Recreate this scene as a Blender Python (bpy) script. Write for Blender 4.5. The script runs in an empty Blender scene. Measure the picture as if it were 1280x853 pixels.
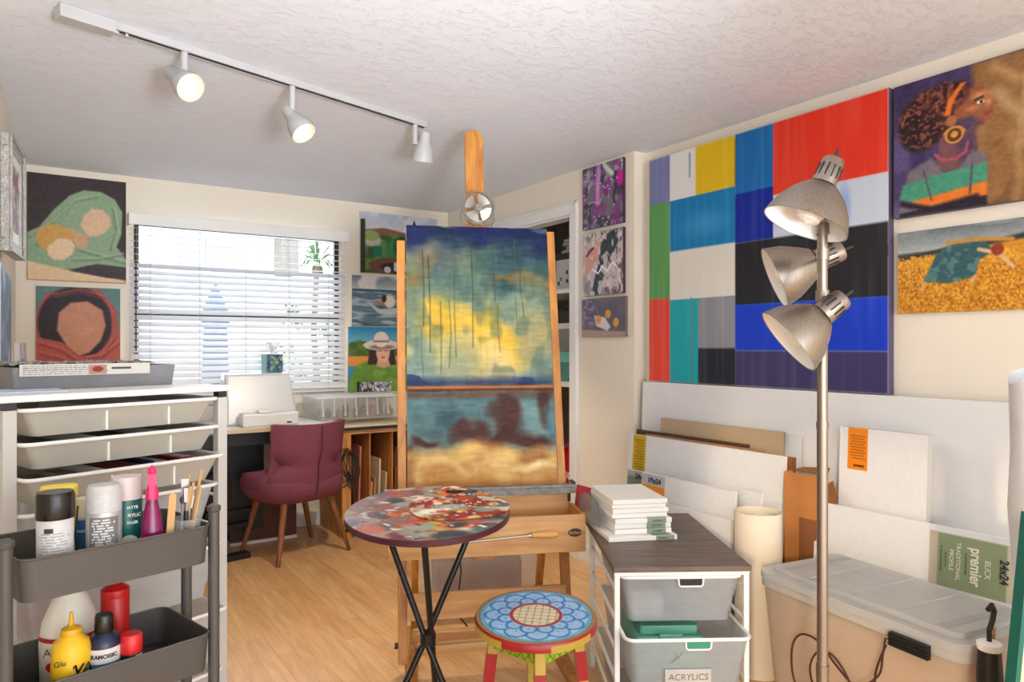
import bpy, bmesh, math, random
import numpy as np
from mathutils import Vector, Matrix, Euler
PI = math.pi
sc = bpy.context.scene
COL = sc.collection
random.seed(7)

# ---------------------------------------------------------------- camera, sky, lights, exposure
EYE = 1.33
YAW = math.atan(580 / 888)
cam_d = bpy.data.cameras.new('camera')
cam = bpy.data.objects.new('camera', cam_d); COL.objects.link(cam)
cam.location = (0, 0, EYE)
cam.rotation_euler = (PI / 2, 0, -YAW)
cam_d.sensor_width = 36; cam_d.lens = 888 / 1280 * 36
cam_d.shift_y = 6.5 / 1280
cam_d.clip_start = 0.02
sc.camera = cam

sc.view_settings.view_transform = 'Standard'
sc.view_settings.look = 'None'
sc.view_settings.gamma = 1.0
sc.view_settings.use_curve_mapping = False
sc.view_settings.exposure = -0.36
sc.cycles.use_denoising = True
sc.cycles.max_bounces = 10
sc.cycles.transparent_max_bounces = 16
sc.cycles.sample_clamp_indirect = 6

w = bpy.data.worlds.new('sky'); sc.world = w; w.use_nodes = True
wn = w.node_tree.nodes; wl = w.node_tree.links
bg = wn['Background']; bg.inputs[1].default_value = 4.5
tc = wn.new('ShaderNodeTexCoord'); sx = wn.new('ShaderNodeSeparateXYZ'); cr = wn.new('ShaderNodeValToRGB')
wl.new(tc.outputs['Generated'], sx.inputs[0]); wl.new(sx.outputs[2], cr.inputs[0]); wl.new(cr.outputs[0], bg.inputs[0])
cr.color_ramp.elements[0].color = (0.97, 0.98, 1, 1); cr.color_ramp.elements[1].color = (0.9, 0.95, 1, 1)

def light(name, kind, loc, energy, color, **k):
    d = bpy.data.lights.new(name, kind); d.energy = energy; d.color = color
    for a, b in k.items():
        if a not in ('aim',): setattr(d, a, b)
    o = bpy.data.objects.new(name, d); COL.objects.link(o); o.location = loc
    if 'aim' in k:
        o.rotation_euler = (Vector(k['aim'])).to_track_quat('-Z', 'Y').to_euler()
    return o
SUN_DIR = Vector((0.80, 0.60, -0.24))
light('sun', 'SUN', (-4, -4, 4), 1.6, (1.0, 0.76, 0.50), angle=0.045, aim=SUN_DIR)
# soft fill added behind the camera, out of view, and daylight of the window
light('rear_fill', 'AREA', (0.9, -2.3, 1.35), 55, (0.90, 0.95, 1.0), shape='RECTANGLE', size=3.2, size_y=2.1, aim=(0.12, 1, 0.2))
# the photographer's strobe, bounced off the ceiling
light('flash_fill', 'SPOT', (0.35, -0.55, 1.55), 22, (0.86, 0.93, 1.0), spot_size=2.0, spot_blend=1.0, shadow_soft_size=0.25, aim=(0.8, 2.5, 1.75))
light('flash_fill', 'SPOT', (0.45, -0.6, 1.25), 560, (0.90, 0.94, 1.0), spot_size=1.0, spot_blend=1.0, shadow_soft_size=0.25, aim=(0.75, 4.6, 1.7))  # second spot, added as fill to brighten the far ceiling and back wall
light('window_daylight', 'AREA', (1.15, 5.62, 1.65), 40, (0.86, 0.93, 1.0), shape='RECTANGLE', size=1.5, size_y=1.1, aim=(0, -1, 0))

# ---------------------------------------------------------------- materials
def lin(c):
    c = np.asarray(c, dtype=float) / 255.0
    return np.where(c <= 0.04045, c / 12.92, ((c + 0.055) / 1.055) ** 2.4)
def rgb(c): return tuple(float(x) for x in lin(c)) + (1.0,)
MATS = {}
def mat(name, c, rough=0.5, metal=0.0, var=0.06, vscale=8, bump=0.0, bscale=60, emit=None, estr=0, stretch=None, coat=0, spec=0.5, obj=True):
    if name in MATS: return MATS[name]
    m = bpy.data.materials.new(name); m.use_nodes = True
    n = m.node_tree.nodes; l = m.node_tree.links; b = n['Principled BSDF']
    b.inputs['Roughness'].default_value = rough; b.inputs['Metallic'].default_value = metal
    b.inputs['Coat Weight'].default_value = coat
    b.inputs['Specular IOR Level'].default_value = spec
    tcn = n.new('ShaderNodeTexCoord'); src = tcn.outputs['Object']
    if stretch:
        mp = n.new('ShaderNodeMapping'); mp.inputs['Scale'].default_value = stretch
        l.new(src, mp.inputs[0]); src = mp.outputs[0]
    nz = n.new('ShaderNodeTexNoise'); nz.inputs['Scale'].default_value = vscale; nz.inputs['Detail'].default_value = 4
    l.new(src, nz.inputs['Vector'])
    r = n.new('ShaderNodeValToRGB')
    a = rgb(c)
    r.color_ramp.elements[0].position = 0.3; r.color_ramp.elements[1].position = 0.7
    r.color_ramp.elements[0].color = tuple(max(0, x * (1 - var)) for x in a[:3]) + (1,)
    r.color_ramp.elements[1].color = tuple(min(1, x * (1 + var)) for x in a[:3]) + (1,)
    l.new(nz.outputs[0], r.inputs[0]); l.new(r.outputs[0], b.inputs['Base Color'])
    if bump:
        nb = n.new('ShaderNodeTexNoise'); nb.inputs['Scale'].default_value = bscale; nb.inputs['Detail'].default_value = 3
        l.new(src, nb.inputs['Vector'])
        bp = n.new('ShaderNodeBump'); bp.inputs['Strength'].default_value = bump; bp.inputs['Distance'].default_value = 0.01
        l.new(nb.outputs[0], bp.inputs['Height']); l.new(bp.outputs[0], b.inputs['Normal'])
    if emit is not None:
        b.inputs['Emission Color'].default_value = rgb(emit); b.inputs['Emission Strength'].default_value = estr
    MATS[name] = m
    return m
def clear_mat(name, c, alpha=0.35, rough=0.25, trans=0.5):
    """thin plastic: part see-through, part frosted and translucent"""
    if name in MATS: return MATS[name]
    m = bpy.data.materials.new(name); m.use_nodes = True
    n = m.node_tree.nodes; l = m.node_tree.links; b = n['Principled BSDF']; out = n['Material Output']
    b.inputs['Base Color'].default_value = rgb(c); b.inputs['Roughness'].default_value = rough
    tl = n.new('ShaderNodeBsdfTranslucent'); tl.inputs[0].default_value = rgb(c)
    tp = n.new('ShaderNodeBsdfTransparent'); m1 = n.new('ShaderNodeMixShader'); m2 = n.new('ShaderNodeMixShader')
    nz = n.new('ShaderNodeTexNoise'); nz.inputs['Scale'].default_value = 6
    mr = n.new('ShaderNodeMapRange'); mr.inputs[3].default_value = alpha * 0.85; mr.inputs[4].default_value = alpha * 1.15
    l.new(nz.outputs[0], mr.inputs[0])
    m1.inputs[0].default_value = trans; l.new(b.outputs[0], m1.inputs[1]); l.new(tl.outputs[0], m1.inputs[2])
    l.new(mr.outputs[0], m2.inputs[0]); l.new(tp.outputs[0], m2.inputs[1]); l.new(m1.outputs[0], m2.inputs[2])
    l.new(m2.outputs[0], out.inputs[0]); MATS[name] = m
    return m
def glass_mat(name='window_glass'):
    m = bpy.data.materials.new(name); m.use_nodes = True
    n = m.node_tree.nodes; l = m.node_tree.links; out = n['Material Output']
    g = n.new('ShaderNodeBsdfGlossy'); g.inputs['Roughness'].default_value = 0.02
    tp = n.new('ShaderNodeBsdfTransparent'); tp.inputs[0].default_value = (0.95, 0.97, 0.97, 1); mx = n.new('ShaderNodeMixShader')
    fr = n.new('ShaderNodeFresnel'); fr.inputs[0].default_value = 1.45
    l.new(fr.outputs[0], mx.inputs[0]); l.new(tp.outputs[0], mx.inputs[1]); l.new(g.outputs[0], mx.inputs[2]); l.new(mx.outputs[0], out.inputs[0])
    return m
def paint_mat():
    m = bpy.data.materials.new('oil_paint'); m.use_nodes = True
    n = m.node_tree.nodes; l = m.node_tree.links; b = n['Principled BSDF']
    a = n.new('ShaderNodeVertexColor'); a.layer_name = 'paint'
    nz = n.new('ShaderNodeTexNoise'); nz.inputs['Scale'].default_value = 160; nz.inputs['Detail'].default_value = 3
    tcn = n.new('ShaderNodeTexCoord'); l.new(tcn.outputs['Object'], nz.inputs['Vector'])
    bp = n.new('ShaderNodeBump'); bp.inputs['Strength'].default_value = 0.15; bp.inputs['Distance'].default_value = 0.004
    l.new(nz.outputs[0], bp.inputs['Height']); l.new(bp.outputs[0], b.inputs['Normal'])
    l.new(a.outputs[0], b.inputs['Base Color']); b.inputs['Roughness'].default_value = 0.5
    b.inputs['Specular IOR Level'].default_value = 0.25
    return m
PAINT = paint_mat()
def wood_mat(name, c, c2, scale=(2, 30, 30), rough=0.45):
    if name in MATS: return MATS[name]
    m = bpy.data.materials.new(name); m.use_nodes = True
    n = m.node_tree.nodes; l = m.node_tree.links; b = n['Principled BSDF']; b.inputs['Roughness'].default_value = rough
    tcn = n.new('ShaderNodeTexCoord'); mp = n.new('ShaderNodeMapping'); mp.inputs['Scale'].default_value = scale
    nz = n.new('ShaderNodeTexNoise'); nz.inputs['Scale'].default_value = 1.6; nz.inputs['Detail'].default_value = 6; nz.inputs['Distortion'].default_value = 0.6
    r = n.new('ShaderNodeValToRGB'); r.color_ramp.elements[0].color = rgb(c2); r.color_ramp.elements[1].color = rgb(c)
    r.color_ramp.elements[0].position = 0.32; r.color_ramp.elements[1].position = 0.62
    l.new(tcn.outputs['Object'], mp.inputs[0]); l.new(mp.outputs[0], nz.inputs['Vector']); l.new(nz.outputs[0], r.inputs[0]); l.new(r.outputs[0], b.inputs['Base Color'])
    MATS[name] = m
    return m

# ---------------------------------------------------------------- mesh builder and tagging
class MB:
    def __init__(s): s.v = []; s.f = []
    def add(s, vs, fs, T=None):
        k = len(s.v)
        for p in vs:
            p = Vector(p)
            s.v.append(tuple(T @ p) if T is not None else tuple(p))
        s.f += [tuple(i + k for i in f) for f in fs]
        return s
    def box(s, x0, x1, y0, y1, z0, z1, T=None):
        vs = [(x, y, z) for z in (z0, z1) for y in (y0, y1) for x in (x0, x1)]
        return s.add(vs, [(0, 2, 3, 1), (4, 5, 7, 6), (0, 1, 5, 4), (2, 6, 7, 3), (0, 4, 6, 2), (1, 3, 7, 5)], T)
    def tap(s, b, t, z0, z1, T=None):
        """frustum: b, t = (x0,x1,y0,y1) at bottom and top"""
        vs = [(x, y, z0) for y in b[2:] for x in b[:2]] + [(x, y, z1) for y in t[2:] for x in t[:2]]
        return s.add(vs, [(0, 2, 3, 1), (4, 5, 7, 6), (0, 1, 5, 4), (2, 6, 7, 3), (0, 4, 6, 2), (1, 3, 7, 5)], T)
    def lathe(s, prof, n=24, T=None, caps=True):
        vs = []; fs = []
        for r, z in prof:
            for i in range(n):
                a = 2 * PI * i / n; vs.append((r * math.cos(a), r * math.sin(a), z))
        for j in range(len(prof) - 1):
            for i in range(n):
                k = (i + 1) % n; fs.append((j * n + i, j * n + k, (j + 1) * n + k, (j + 1) * n + i))
        if caps:
            fs.append(tuple(range(n))[::-1]); fs.append(tuple((len(prof) - 1) * n + i for i in range(n)))
        return s.add(vs, fs, T)
    def cyl(s, p0, p1, r0, r1=None, n=16, caps=True):
        p0 = Vector(p0); p1 = Vector(p1); d = p1 - p0
        T = Matrix.Translation(p0) @ d.to_track_quat('Z', 'Y').to_matrix().to_4x4()
        return s.lathe([(r0, 0), (r0 if r1 is None else r1, d.length)], n, T, caps)
    def bar(s, p0, p1, w, d, up=(0, 0, 1)):
        """square bar from p0 to p1"""
        p0 = Vector(p0); p1 = Vector(p1); a = (p1 - p0); L = a.length; a.normalize()
        u = Vector(up); x = u.cross(a)
        if x.length < 1e-4: x = Vector((1, 0, 0))
        x.normalize(); y = a.cross(x)
        T = Matrix.Translation(p0) @ Matrix((x, y, a)).transposed().to_4x4()
        return s.box(-w / 2, w / 2, -d / 2, d / 2, 0, L, T)
    def tube(s, pts, r, n=8):
        pts = [Vector(p) for p in pts]; m = len(pts); vs = []; fs = []
        up = None
        for i, p in enumerate(pts):
            t = (pts[min(i + 1, m - 1)] - pts[max(i - 1, 0)]).normalized()
            if up is None:
                up = Vector((0, 0, 1)) if abs(t.z) < 0.9 else Vector((1, 0, 0))
            x = t.cross(up).normalized(); up = x.cross(t).normalized()
            rr = r[i] if isinstance(r, (list, tuple)) else r
            for k in range(n):
                a = 2 * PI * k / n; vs.append(p + x * (rr * math.cos(a)) + up * (rr * math.sin(a)))
        for i in range(m - 1):
            for k in range(n):
                q = (k + 1) % n; fs.append((i * n + k, i * n + q, (i + 1) * n + q, (i + 1) * n + k))
        fs.append(tuple(range(n))[::-1]); fs.append(tuple((m - 1) * n + k for k in range(n)))
        return s.add(vs, fs)
    def prism(s, pts, z0, z1, T=None):
        n = len(pts); vs = [(x, y, z0) for x, y in pts] + [(x, y, z1) for x, y in pts]
        fs = [tuple(range(n))[::-1], tuple(range(n, 2 * n))] + [(i, (i + 1) % n, n + (i + 1) % n, n + i) for i in range(n)]
        return s.add(vs, fs, T)
    def tub(s, b, t, z0, z1, th=0.003, r=0.02, T=None, floor=True):
        """open-top container with wall thickness, rounded plan; b,t=(x0,x1,y0,y1)"""
        ob, ot = rrect(*b, r), rrect(*t, r)
        ib = rrect(b[0] + th, b[1] - th, b[2] + th, b[3] - th, r); it = rrect(t[0] + th, t[1] - th, t[2] + th, t[3] - th, r)
        n = len(ob)
        vs = [(x, y, z0) for x, y in ob] + [(x, y, z1) for x, y in ot] + [(x, y, z1) for x, y in it] + [(x, y, z0 + th) for x, y in ib]
        fs = []
        for j in range(3):
            for i in range(n):
                k = (i + 1) % n; fs.append((j * n + i, j * n + k, (j + 1) * n + k, (j + 1) * n + i))
        fs.append(tuple(range(n))[::-1]); fs.append(tuple(3 * n + i for i in range(n)))
        return s.add(vs, fs, T)
    def build(s, name, m, parent=None, smooth=False, bevel=0, loc=None, rot=None):
        me = bpy.data.meshes.new(name); me.from_pydata([tuple(p) for p in s.v], [], s.f); me.update()
        bm_ = bmesh.new(); bm_.from_mesh(me); bmesh.ops.recalc_face_normals(bm_, faces=bm_.faces); bm_.to_mesh(me); bm_.free()
        me.materials.append(m)
        if smooth:
            me.polygons.foreach_set('use_smooth', [True] * len(me.polygons)); me.set_sharp_from_angle(angle=0.7)
        o = bpy.data.objects.new(name, me); COL.objects.link(o)
        if parent: o.parent = parent
        if loc is not None: o.location = loc
        if rot is not None: o.rotation_euler = rot
        if bevel:
            b = o.modifiers.new('bevel', 'BEVEL'); b.width = bevel; b.segments = 2; b.limit_method = 'ANGLE'
        return o
def rrect(x0, x1, y0, y1, r, k=4):
    r = min(r, (x1 - x0) / 2 - 1e-4, (y1 - y0) / 2 - 1e-4); out = []
    for cx, cy, a0 in ((x1 - r, y1 - r, 0), (x0 + r, y1 - r, 90), (x0 + r, y0 + r, 180), (x1 - r, y0 + r, 270)):
        for i in range(k + 1):
            a = math.radians(a0 + 90 * i / k); out.append((cx + r * math.cos(a), cy + r * math.sin(a)))
    return out
def tag(o, label, cat, group=None, kind=None):
    o['label'] = label
    if cat: o['category'] = cat
    if group: o['group'] = group
    if kind: o['kind'] = kind
    return o
def thing(name, label, cat, loc=(0, 0, 0), rz=0, group=None, rot=None):
    o = bpy.data.objects.new(name, None); COL.objects.link(o); o.empty_display_size = 0.1
    o.location = loc; o.rotation_euler = rot if rot else (0, 0, rz)
    return tag(o, label, cat, group)
def struct(name, mb, m, parent=None, **k):
    o = mb.build(name, m, parent, **k)
    if not parent: o['kind'] = 'structure'
    return o
def copy_tree(o, parent=None):
    c = o.copy(); COL.objects.link(c); c.parent = parent
    for ch in list(o.children): copy_tree(ch, c)
    return c
def text(s, size, m, parent, loc, rot=(PI / 2, 0, 0), bend=0, name='lettering', bold=0, shear=0, sx=1.0, align='CENTER'):
    cu = bpy.data.curves.new('lettering', 'FONT'); cu.body = s; cu.size = size; cu.align_x = align; cu.align_y = 'CENTER'
    cu.extrude = 0.0004; cu.offset = bold; cu.shear = shear
    t = bpy.data.objects.new('t', cu); COL.objects.link(t)
    bpy.context.view_layer.update()
    me = bpy.data.meshes.new_from_object(t.evaluated_get(bpy.context.evaluated_depsgraph_get()))
    bpy.data.objects.remove(t); me.materials.clear(); me.materials.append(m)
    for v in me.vertices:
        v.co.x *= sx
        if bend:
            a = v.co.x / bend; z = v.co.z
            v.co.x = (bend + z) * math.sin(a); v.co.z = -bend + (bend + z) * math.cos(a)
    o = bpy.data.objects.new(name, me); COL.objects.link(o); o.parent = parent; o.location = loc; o.rotation_euler = rot
    return o

# ---------------------------------------------------------------- hand painted canvases (colour of the paint itself per vertex)
def smooth_noise(shape, gx, gy, seed):
    rng = np.random.RandomState(seed); g = rng.rand(gy + 2, gx + 2)
    ys = np.linspace(0, gy, shape[0]); xs = np.linspace(0, gx, shape[1])
    yi = np.minimum(ys.astype(int), gy); xi = np.minimum(xs.astype(int), gx)
    fy = ys - yi; fx = xs - xi; fy = (fy * fy * (3 - 2 * fy))[:, None]; fx = (fx * fx * (3 - 2 * fx))[None, :]
    a = g[yi][:, xi]; b = g[yi][:, xi + 1]; c = g[yi + 1][:, xi]; d = g[yi + 1][:, xi + 1]
    return (a * (1 - fx) + b * fx) * (1 - fy) + (c * (1 - fx) + d * fx) * fy
class Art:
    def __init__(s, w, h, n=150, c=(255, 255, 255)):
        s.w, s.h = w, h; s.nx = n; s.ny = max(2, int(round(n * h / w)))
        s.X, s.Y = np.meshgrid(np.linspace(0, 1, s.nx), np.linspace(0, 1, s.ny))
        s.asp = h / w; s.a = np.zeros((s.ny, s.nx, 3)) + np.array(c, float)
    def mix(s, m, c):
        m = np.clip(m, 0, 1)[..., None]; s.a = s.a * (1 - m) + np.array(c, float) * m; return s
    def grad(s, y0, y1, c0, c1):
        t = np.clip((s.Y - y0) / (y1 - y0), 0, 1)[..., None]; m = ((s.Y >= y0) & (s.Y <= y1))[..., None]
        s.a = np.where(m, np.array(c0, float) * (1 - t) + np.array(c1, float) * t, s.a); return s
    def rect(s, x0, x1, y0, y1, c, soft=0.0, al=1):
        e = max(soft, 1e-4); m = np.clip((s.X - x0) / e + .5, 0, 1) * np.clip((x1 - s.X) / e + .5, 0, 1) * np.clip((s.Y - y0) / e + .5, 0, 1) * np.clip((y1 - s.Y) / e + .5, 0, 1)
        return s.mix(m * al, c)
    def ell(s, cx, cy, rx, ry, c, soft=0.15, ang=0, al=1):
        a = math.radians(ang); dx = s.X - cx; dy = (s.Y - cy) * s.asp
        u = (dx * math.cos(a) + dy * math.sin(a)) / rx; v = (-dx * math.sin(a) + dy * math.cos(a)) / (ry * s.asp)
        return s.mix((1 - np.sqrt(u * u + v * v)) / max(soft, 1e-3) * al + .0, c) if al >= 1 else s.mix(np.clip((1 - np.sqrt(u * u + v * v)) / max(soft, 1e-3), 0, 1) * al, c)
    def sdf(s, pts):
        P = [(x, y * s.asp) for x, y in pts]; x = s.X; y = s.Y * s.asp; d = np.full(x.shape, 9e9); ins = np.zeros(x.shape, bool)
        for i in range(len(P)):
            ax, ay = P[i]; bx, by = P[(i + 1) % len(P)]; ex, ey = bx - ax, by - ay
            t = np.clip(((x - ax) * ex + (y - ay) * ey) / (ex * ex + ey * ey + 1e-12), 0, 1)
            d = np.minimum(d, np.hypot(x - ax - t * ex, y - ay - t * ey))
            if abs(ey) > 1e-12:
                ins ^= ((ay > y) != (by > y)) & (x < ex * (y - ay) / ey + ax)
        return np.where(ins, d, -d)
    def poly(s, pts, c, soft=0.012, al=1): return s.mix(np.clip(s.sdf(pts) / soft + .5, 0, 1) * al, c)
    def line(s, pts, wd, c, soft=0.008, al=1):
        x = s.X; y = s.Y * s.asp; d = np.full(x.shape, 9e9)
        for (ax, ay), (bx, by) in zip(pts, pts[1:]):
            ay *= s.asp; by *= s.asp; ex, ey = bx - ax, by - ay
            t = np.clip(((x - ax) * ex + (y - ay) * ey) / (ex * ex + ey * ey + 1e-12), 0, 1); d = np.minimum(d, np.hypot(x - ax - t * ex, y - ay - t * ey))
        return s.mix(np.clip((wd / 2 - d) / soft + .5, 0, 1) * al, c)
    def noise(s, gx, gy, c, seed, lo=.5, hi=.7, al=1, m=None):
        q = np.clip((smooth_noise(s.X.shape, gx, gy, seed) * .65 + smooth_noise(s.X.shape, gx * 2, gy * 2, seed + 1) * .35 - lo) / (hi - lo), 0, 1) * al
        return s.mix(q if m is None else q * m, c)
    def grain(s, amt, gx=60, gy=60, seed=3):
        s.a = np.clip(s.a + (smooth_noise(s.X.shape, gx, gy, seed)[..., None] - .5) * amt * 2, 0, 255); return s
def canvas(name, label, cat, w, h, t, art, loc, rz=0, tilt=0, side=(235, 230, 220), group=None, parent=None, roll=0):
    """stretched canvas: front at local y=0 facing -y, bottom at z=0, centred in x"""
    nx, ny = art.nx, art.ny; vs = []; cols = []; fs = []
    lc = lin(np.clip(art.a, 0, 255))
    for j in range(ny):
        for i in range(nx):
            vs.append(((i / (nx - 1) - .5) * w, 0, h * (1 - j / (ny - 1)))); cols.append(lc[j, i])
    for j in range(ny - 1):
        for i in range(nx - 1):
            a = j * nx + i; fs.append((a, a + nx, a + nx + 1, a + 1))
    k = len(vs); e = .0005
    for y in (e, t):
        for x, z in ((-w / 2, 0), (w / 2, 0), (w / 2, h), (-w / 2, h)): vs.append((x, y, z)); cols.append(lin(side))
    for i in range(4): q = (i + 1) % 4; fs.append((k + i, k + q, k + 4 + q, k + 4 + i))
    fs.append((k + 7, k + 6, k + 5, k + 4)[::-1])
    me = bpy.data.meshes.new(name); me.from_pydata(vs, [], fs); me.update()
    ca = me.color_attributes.new('paint', 'FLOAT_COLOR', 'POINT')
    arr = np.ones((len(vs), 4)); arr[:, :3] = np.array(cols); ca.data.foreach_set('color', arr.ravel())
    me.materials.append(PAINT)
    o = bpy.data.objects.new(name, me); COL.objects.link(o); o.location = loc; o.rotation_euler = (-tilt, roll, rz)
    if parent: o.parent = parent
    if label: tag(o, label, cat, group)
    return o
def disc_art(mb_name, art, R, z, parent, n=64, rings=28, outline=None):
    """painted round surface made of rings, colour taken from an Art laid over its square"""
    vs = [(0, 0, z)]; fs = []; lc = lin(np.clip(art.a, 0, 255))
    for j in range(1, rings + 1):
        for i in range(n):
            a = 2 * PI * i / n; r = R * j / rings; vs.append((r * math.cos(a), r * math.sin(a), z))
    for i in range(n): fs.append((0, 1 + i, 1 + (i + 1) % n))
    for j in range(rings - 1):
        for i in range(n):
            q = (i + 1) % n; fs.append((1 + j * n + i, 1 + (j + 1) * n + i, 1 + (j + 1) * n + q, 1 + j * n + q))
    cols = []
    for x, y, _ in vs:
        u = min(max((x / R + 1) / 2, 0), 1); v = min(max((1 - y / R) / 2, 0), 1)
        cols.append(lc[int(v * (art.ny - 1)), int(u * (art.nx - 1))])
    me = bpy.data.meshes.new(mb_name); me.from_pydata(vs, [], fs); me.update()
    ca = me.color_attributes.new('paint', 'FLOAT_COLOR', 'POINT'); arr = np.ones((len(vs), 4)); arr[:, :3] = np.array(cols); ca.data.foreach_set('color', arr.ravel())
    return me

# ================================================================ THE ROOM
CEIL = 2.44
M_wall = mat('cream_wall', (238, 229, 213), 0.9, var=0.02, vscale=3, bump=0.12, bscale=90, spec=0.1)
M_white = mat('white_paint', (240, 240, 238), 0.5, var=0.02)
M_trim = mat('white_trim', (238, 238, 238), 0.45, var=0.02)
M_black = mat('black_plastic', (20, 20, 22), 0.45, var=0.2)
M_dark = mat('charcoal', (42, 42, 44), 0.5, var=0.15)

def ceiling_mat():
    m = bpy.data.materials.new('knockdown_ceiling'); m.use_nodes = True
    n = m.node_tree.nodes; l = m.node_tree.links; b = n['Principled BSDF']; b.inputs['Roughness'].default_value = 0.95
    b.inputs['Base Color'].default_value = rgb((232, 238, 248)); b.inputs['Specular IOR Level'].default_value = 0.1
    t = n.new('ShaderNodeTexCoord'); mp = n.new('ShaderNodeMapping'); mp.inputs['Scale'].default_value = (1.0, 1.6, 1)
    a = n.new('ShaderNodeTexNoise'); a.inputs['Scale'].default_value = 15; a.inputs['Detail'].default_value = 7; a.inputs['Roughness'].default_value = 0.68; a.inputs['Distortion'].default_value = 0.7
    r = n.new('ShaderNodeValToRGB'); r.color_ramp.elements[0].position = 0.52; r.color_ramp.elements[1].position = 0.58
    bp = n.new('ShaderNodeBump'); bp.inputs['Strength'].default_value = 0.45; bp.inputs['Distance'].default_value = 0.008
    l.new(t.outputs['Object'], mp.inputs[0]); l.new(mp.outputs[0], a.inputs['Vector']); l.new(a.outputs[0], r.inputs[0]); l.new(r.outputs[0], bp.inputs['Height']); l.new(bp.outputs[0], b.inputs['Normal'])
    return m
def floor_mat():
    m = bpy.data.materials.new('maple_laminate'); m.use_nodes = True
    n = m.node_tree.nodes; l = m.node_tree.links; b = n['Principled BSDF']; b.inputs['Roughness'].default_value = 0.33
    t = n.new('ShaderNodeTexCoord'); mp = n.new('ShaderNodeMapping'); mp.inputs['Rotation'].default_value = (0, 0, PI / 2)
    br = n.new('ShaderNodeTexBrick'); br.offset = 0.37; br.inputs['Scale'].default_value = 1.0
    br.inputs['Brick Width'].default_value = 0.62; br.inputs['Row Height'].default_value = 0.075
    br.inputs['Mortar Size'].default_value = 0.0006; br.inputs['Mortar Smooth'].default_value = 0.3
    br.inputs['Color1'].default_value = rgb((240, 196, 142)); br.inputs['Color2'].default_value = rgb((228, 176, 120)); br.inputs['Mortar'].default_value = rgb((160, 112, 66))
    mp2 = n.new('ShaderNodeMapping'); mp2.inputs['Scale'].default_value = (14, 1.6, 1)
    nz = n.new('ShaderNodeTexNoise'); nz.inputs['Scale'].default_value = 2.2; nz.inputs['Detail'].default_value = 6; nz.inputs['Distortion'].default_value = 0.8
    r = n.new('ShaderNodeValToRGB'); r.color_ramp.elements[0].position = 0.3; r.color_ramp.elements[1].position = 0.72
    r.color_ramp.elements[0].color = (0.74, 0.70, 0.64, 1); r.color_ramp.elements[1].color = (1.08, 1.06, 1.02, 1)
    mx = n.new('ShaderNodeMix'); mx.data_type = 'RGBA'; mx.blend_type = 'MULTIPLY'; mx.inputs[0].default_value = 0.8
    l.new(t.outputs['Object'], mp.inputs[0]); l.new(mp.outputs[0], br.inputs['Vector']); l.new(t.outputs['Object'], mp2.inputs[0]); l.new(mp2.outputs[0], nz.inputs['Vector'])
    l.new(nz.outputs[0], r.inputs[0]); l.new(br.outputs[0], mx.inputs[6]); l.new(r.outputs[0], mx.inputs[7]); l.new(mx.outputs[2], b.inputs['Base Color'])
    return m
XL, XW = -0.165, -0.95           # left wall beside the window, left wall further back
BACK, REAR, XD, XR, YC = 5.25, -2.5, 2.79, 2.88, 3.0
struct('floor', MB().box(-1.1, 4.1, REAR - .1, 5.4, -0.06, 0), floor_mat())
struct('ceiling', MB().box(-1.1, 4.1, REAR - .1, 5.4, CEIL, CEIL + 0.06), ceiling_mat())
wx0, wx1, wz0, wz1 = 0.47, 1.87, 1.02, 2.17
struct('wall_back', MB().box(-.3, wx0, BACK, BACK + .1, 0, CEIL).box(wx1, 3.0, BACK, BACK + .1, 0, CEIL).box(wx0, wx1, BACK, BACK + .1, 0, wz0).box(wx0, wx1, BACK, BACK + .1, wz1, CEIL), M_wall)
# left wall, the jog towards the wider end of the room and the wall with the glass door the low sun comes through
dy0, dy1, dz = -2.35, -0.35, 2.08
struct('wall_left', MB().box(XL - .1, XL, 2.9, BACK + .1, 0, CEIL).box(XW, XL - .1, 2.9, 3.0, 0, CEIL).box(XW - .1, XW, dy1, 3.0, 0, CEIL).box(XW - .1, XW, REAR, dy0, 0, CEIL).box(XW - .1, XW, dy0, dy1, dz, CEIL), M_wall)
struct('wall_rear', MB().box(-1.05, -0.75, REAR - .1, REAR, 0, CEIL).box(2.55, 3.0, REAR - .1, REAR, 0, CEIL).box(-.75, 2.55, REAR - .1, REAR, 2.3, CEIL), M_wall)
oy0, oy1, oz = 3.58, 4.42, 2.168
struct('wall_right', MB().box(XR, XR + .1, REAR - .1, YC, 0, CEIL), M_wall)
struct('wall_closet', MB().box(XD, XD + .1, YC, oy0, 0, CEIL).box(XD, XD + .1, oy1, BACK, 0, CEIL).box(XD, XD + .1, oy0, oy1, oz, CEIL), M_wall)
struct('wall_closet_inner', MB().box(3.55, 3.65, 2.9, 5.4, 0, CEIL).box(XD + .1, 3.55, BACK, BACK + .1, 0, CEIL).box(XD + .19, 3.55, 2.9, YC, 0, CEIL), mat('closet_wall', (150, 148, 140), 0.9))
cs = .078
struct('trim_door', MB().box(XD - .018, XD, oy0 - cs, oy0, 0, oz + cs).box(XD - .018, XD, oy1, oy1 + cs, 0, oz + cs).box(XD - .018, XD, oy0, oy1, oz, oz + cs)
       .box(XD - .026, XD - .018, oy0 - cs, oy0 - cs + .018, 0, oz + cs).box(XD - .026, XD - .018, oy1 + cs - .018, oy1 + cs, 0, oz + cs).box(XD - .026, XD - .018, oy0 - cs, oy1 + cs, oz + cs - .018, oz + cs)
       .box(XD - .005, XD + .1, oy0, oy0 + .012, 0, oz).box(XD - .005, XD + .1, oy1 - .012, oy1, 0, oz).box(XD - .005, XD + .1, oy0 + .012, oy1 - .012, oz - .012, oz), M_trim, bevel=.003)
struct('baseboard_back', MB().box(XL, XD, BACK - .014, BACK, 0, .095).box(XL, XD, BACK - .009, BACK, .095, .105), M_trim)
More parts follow.
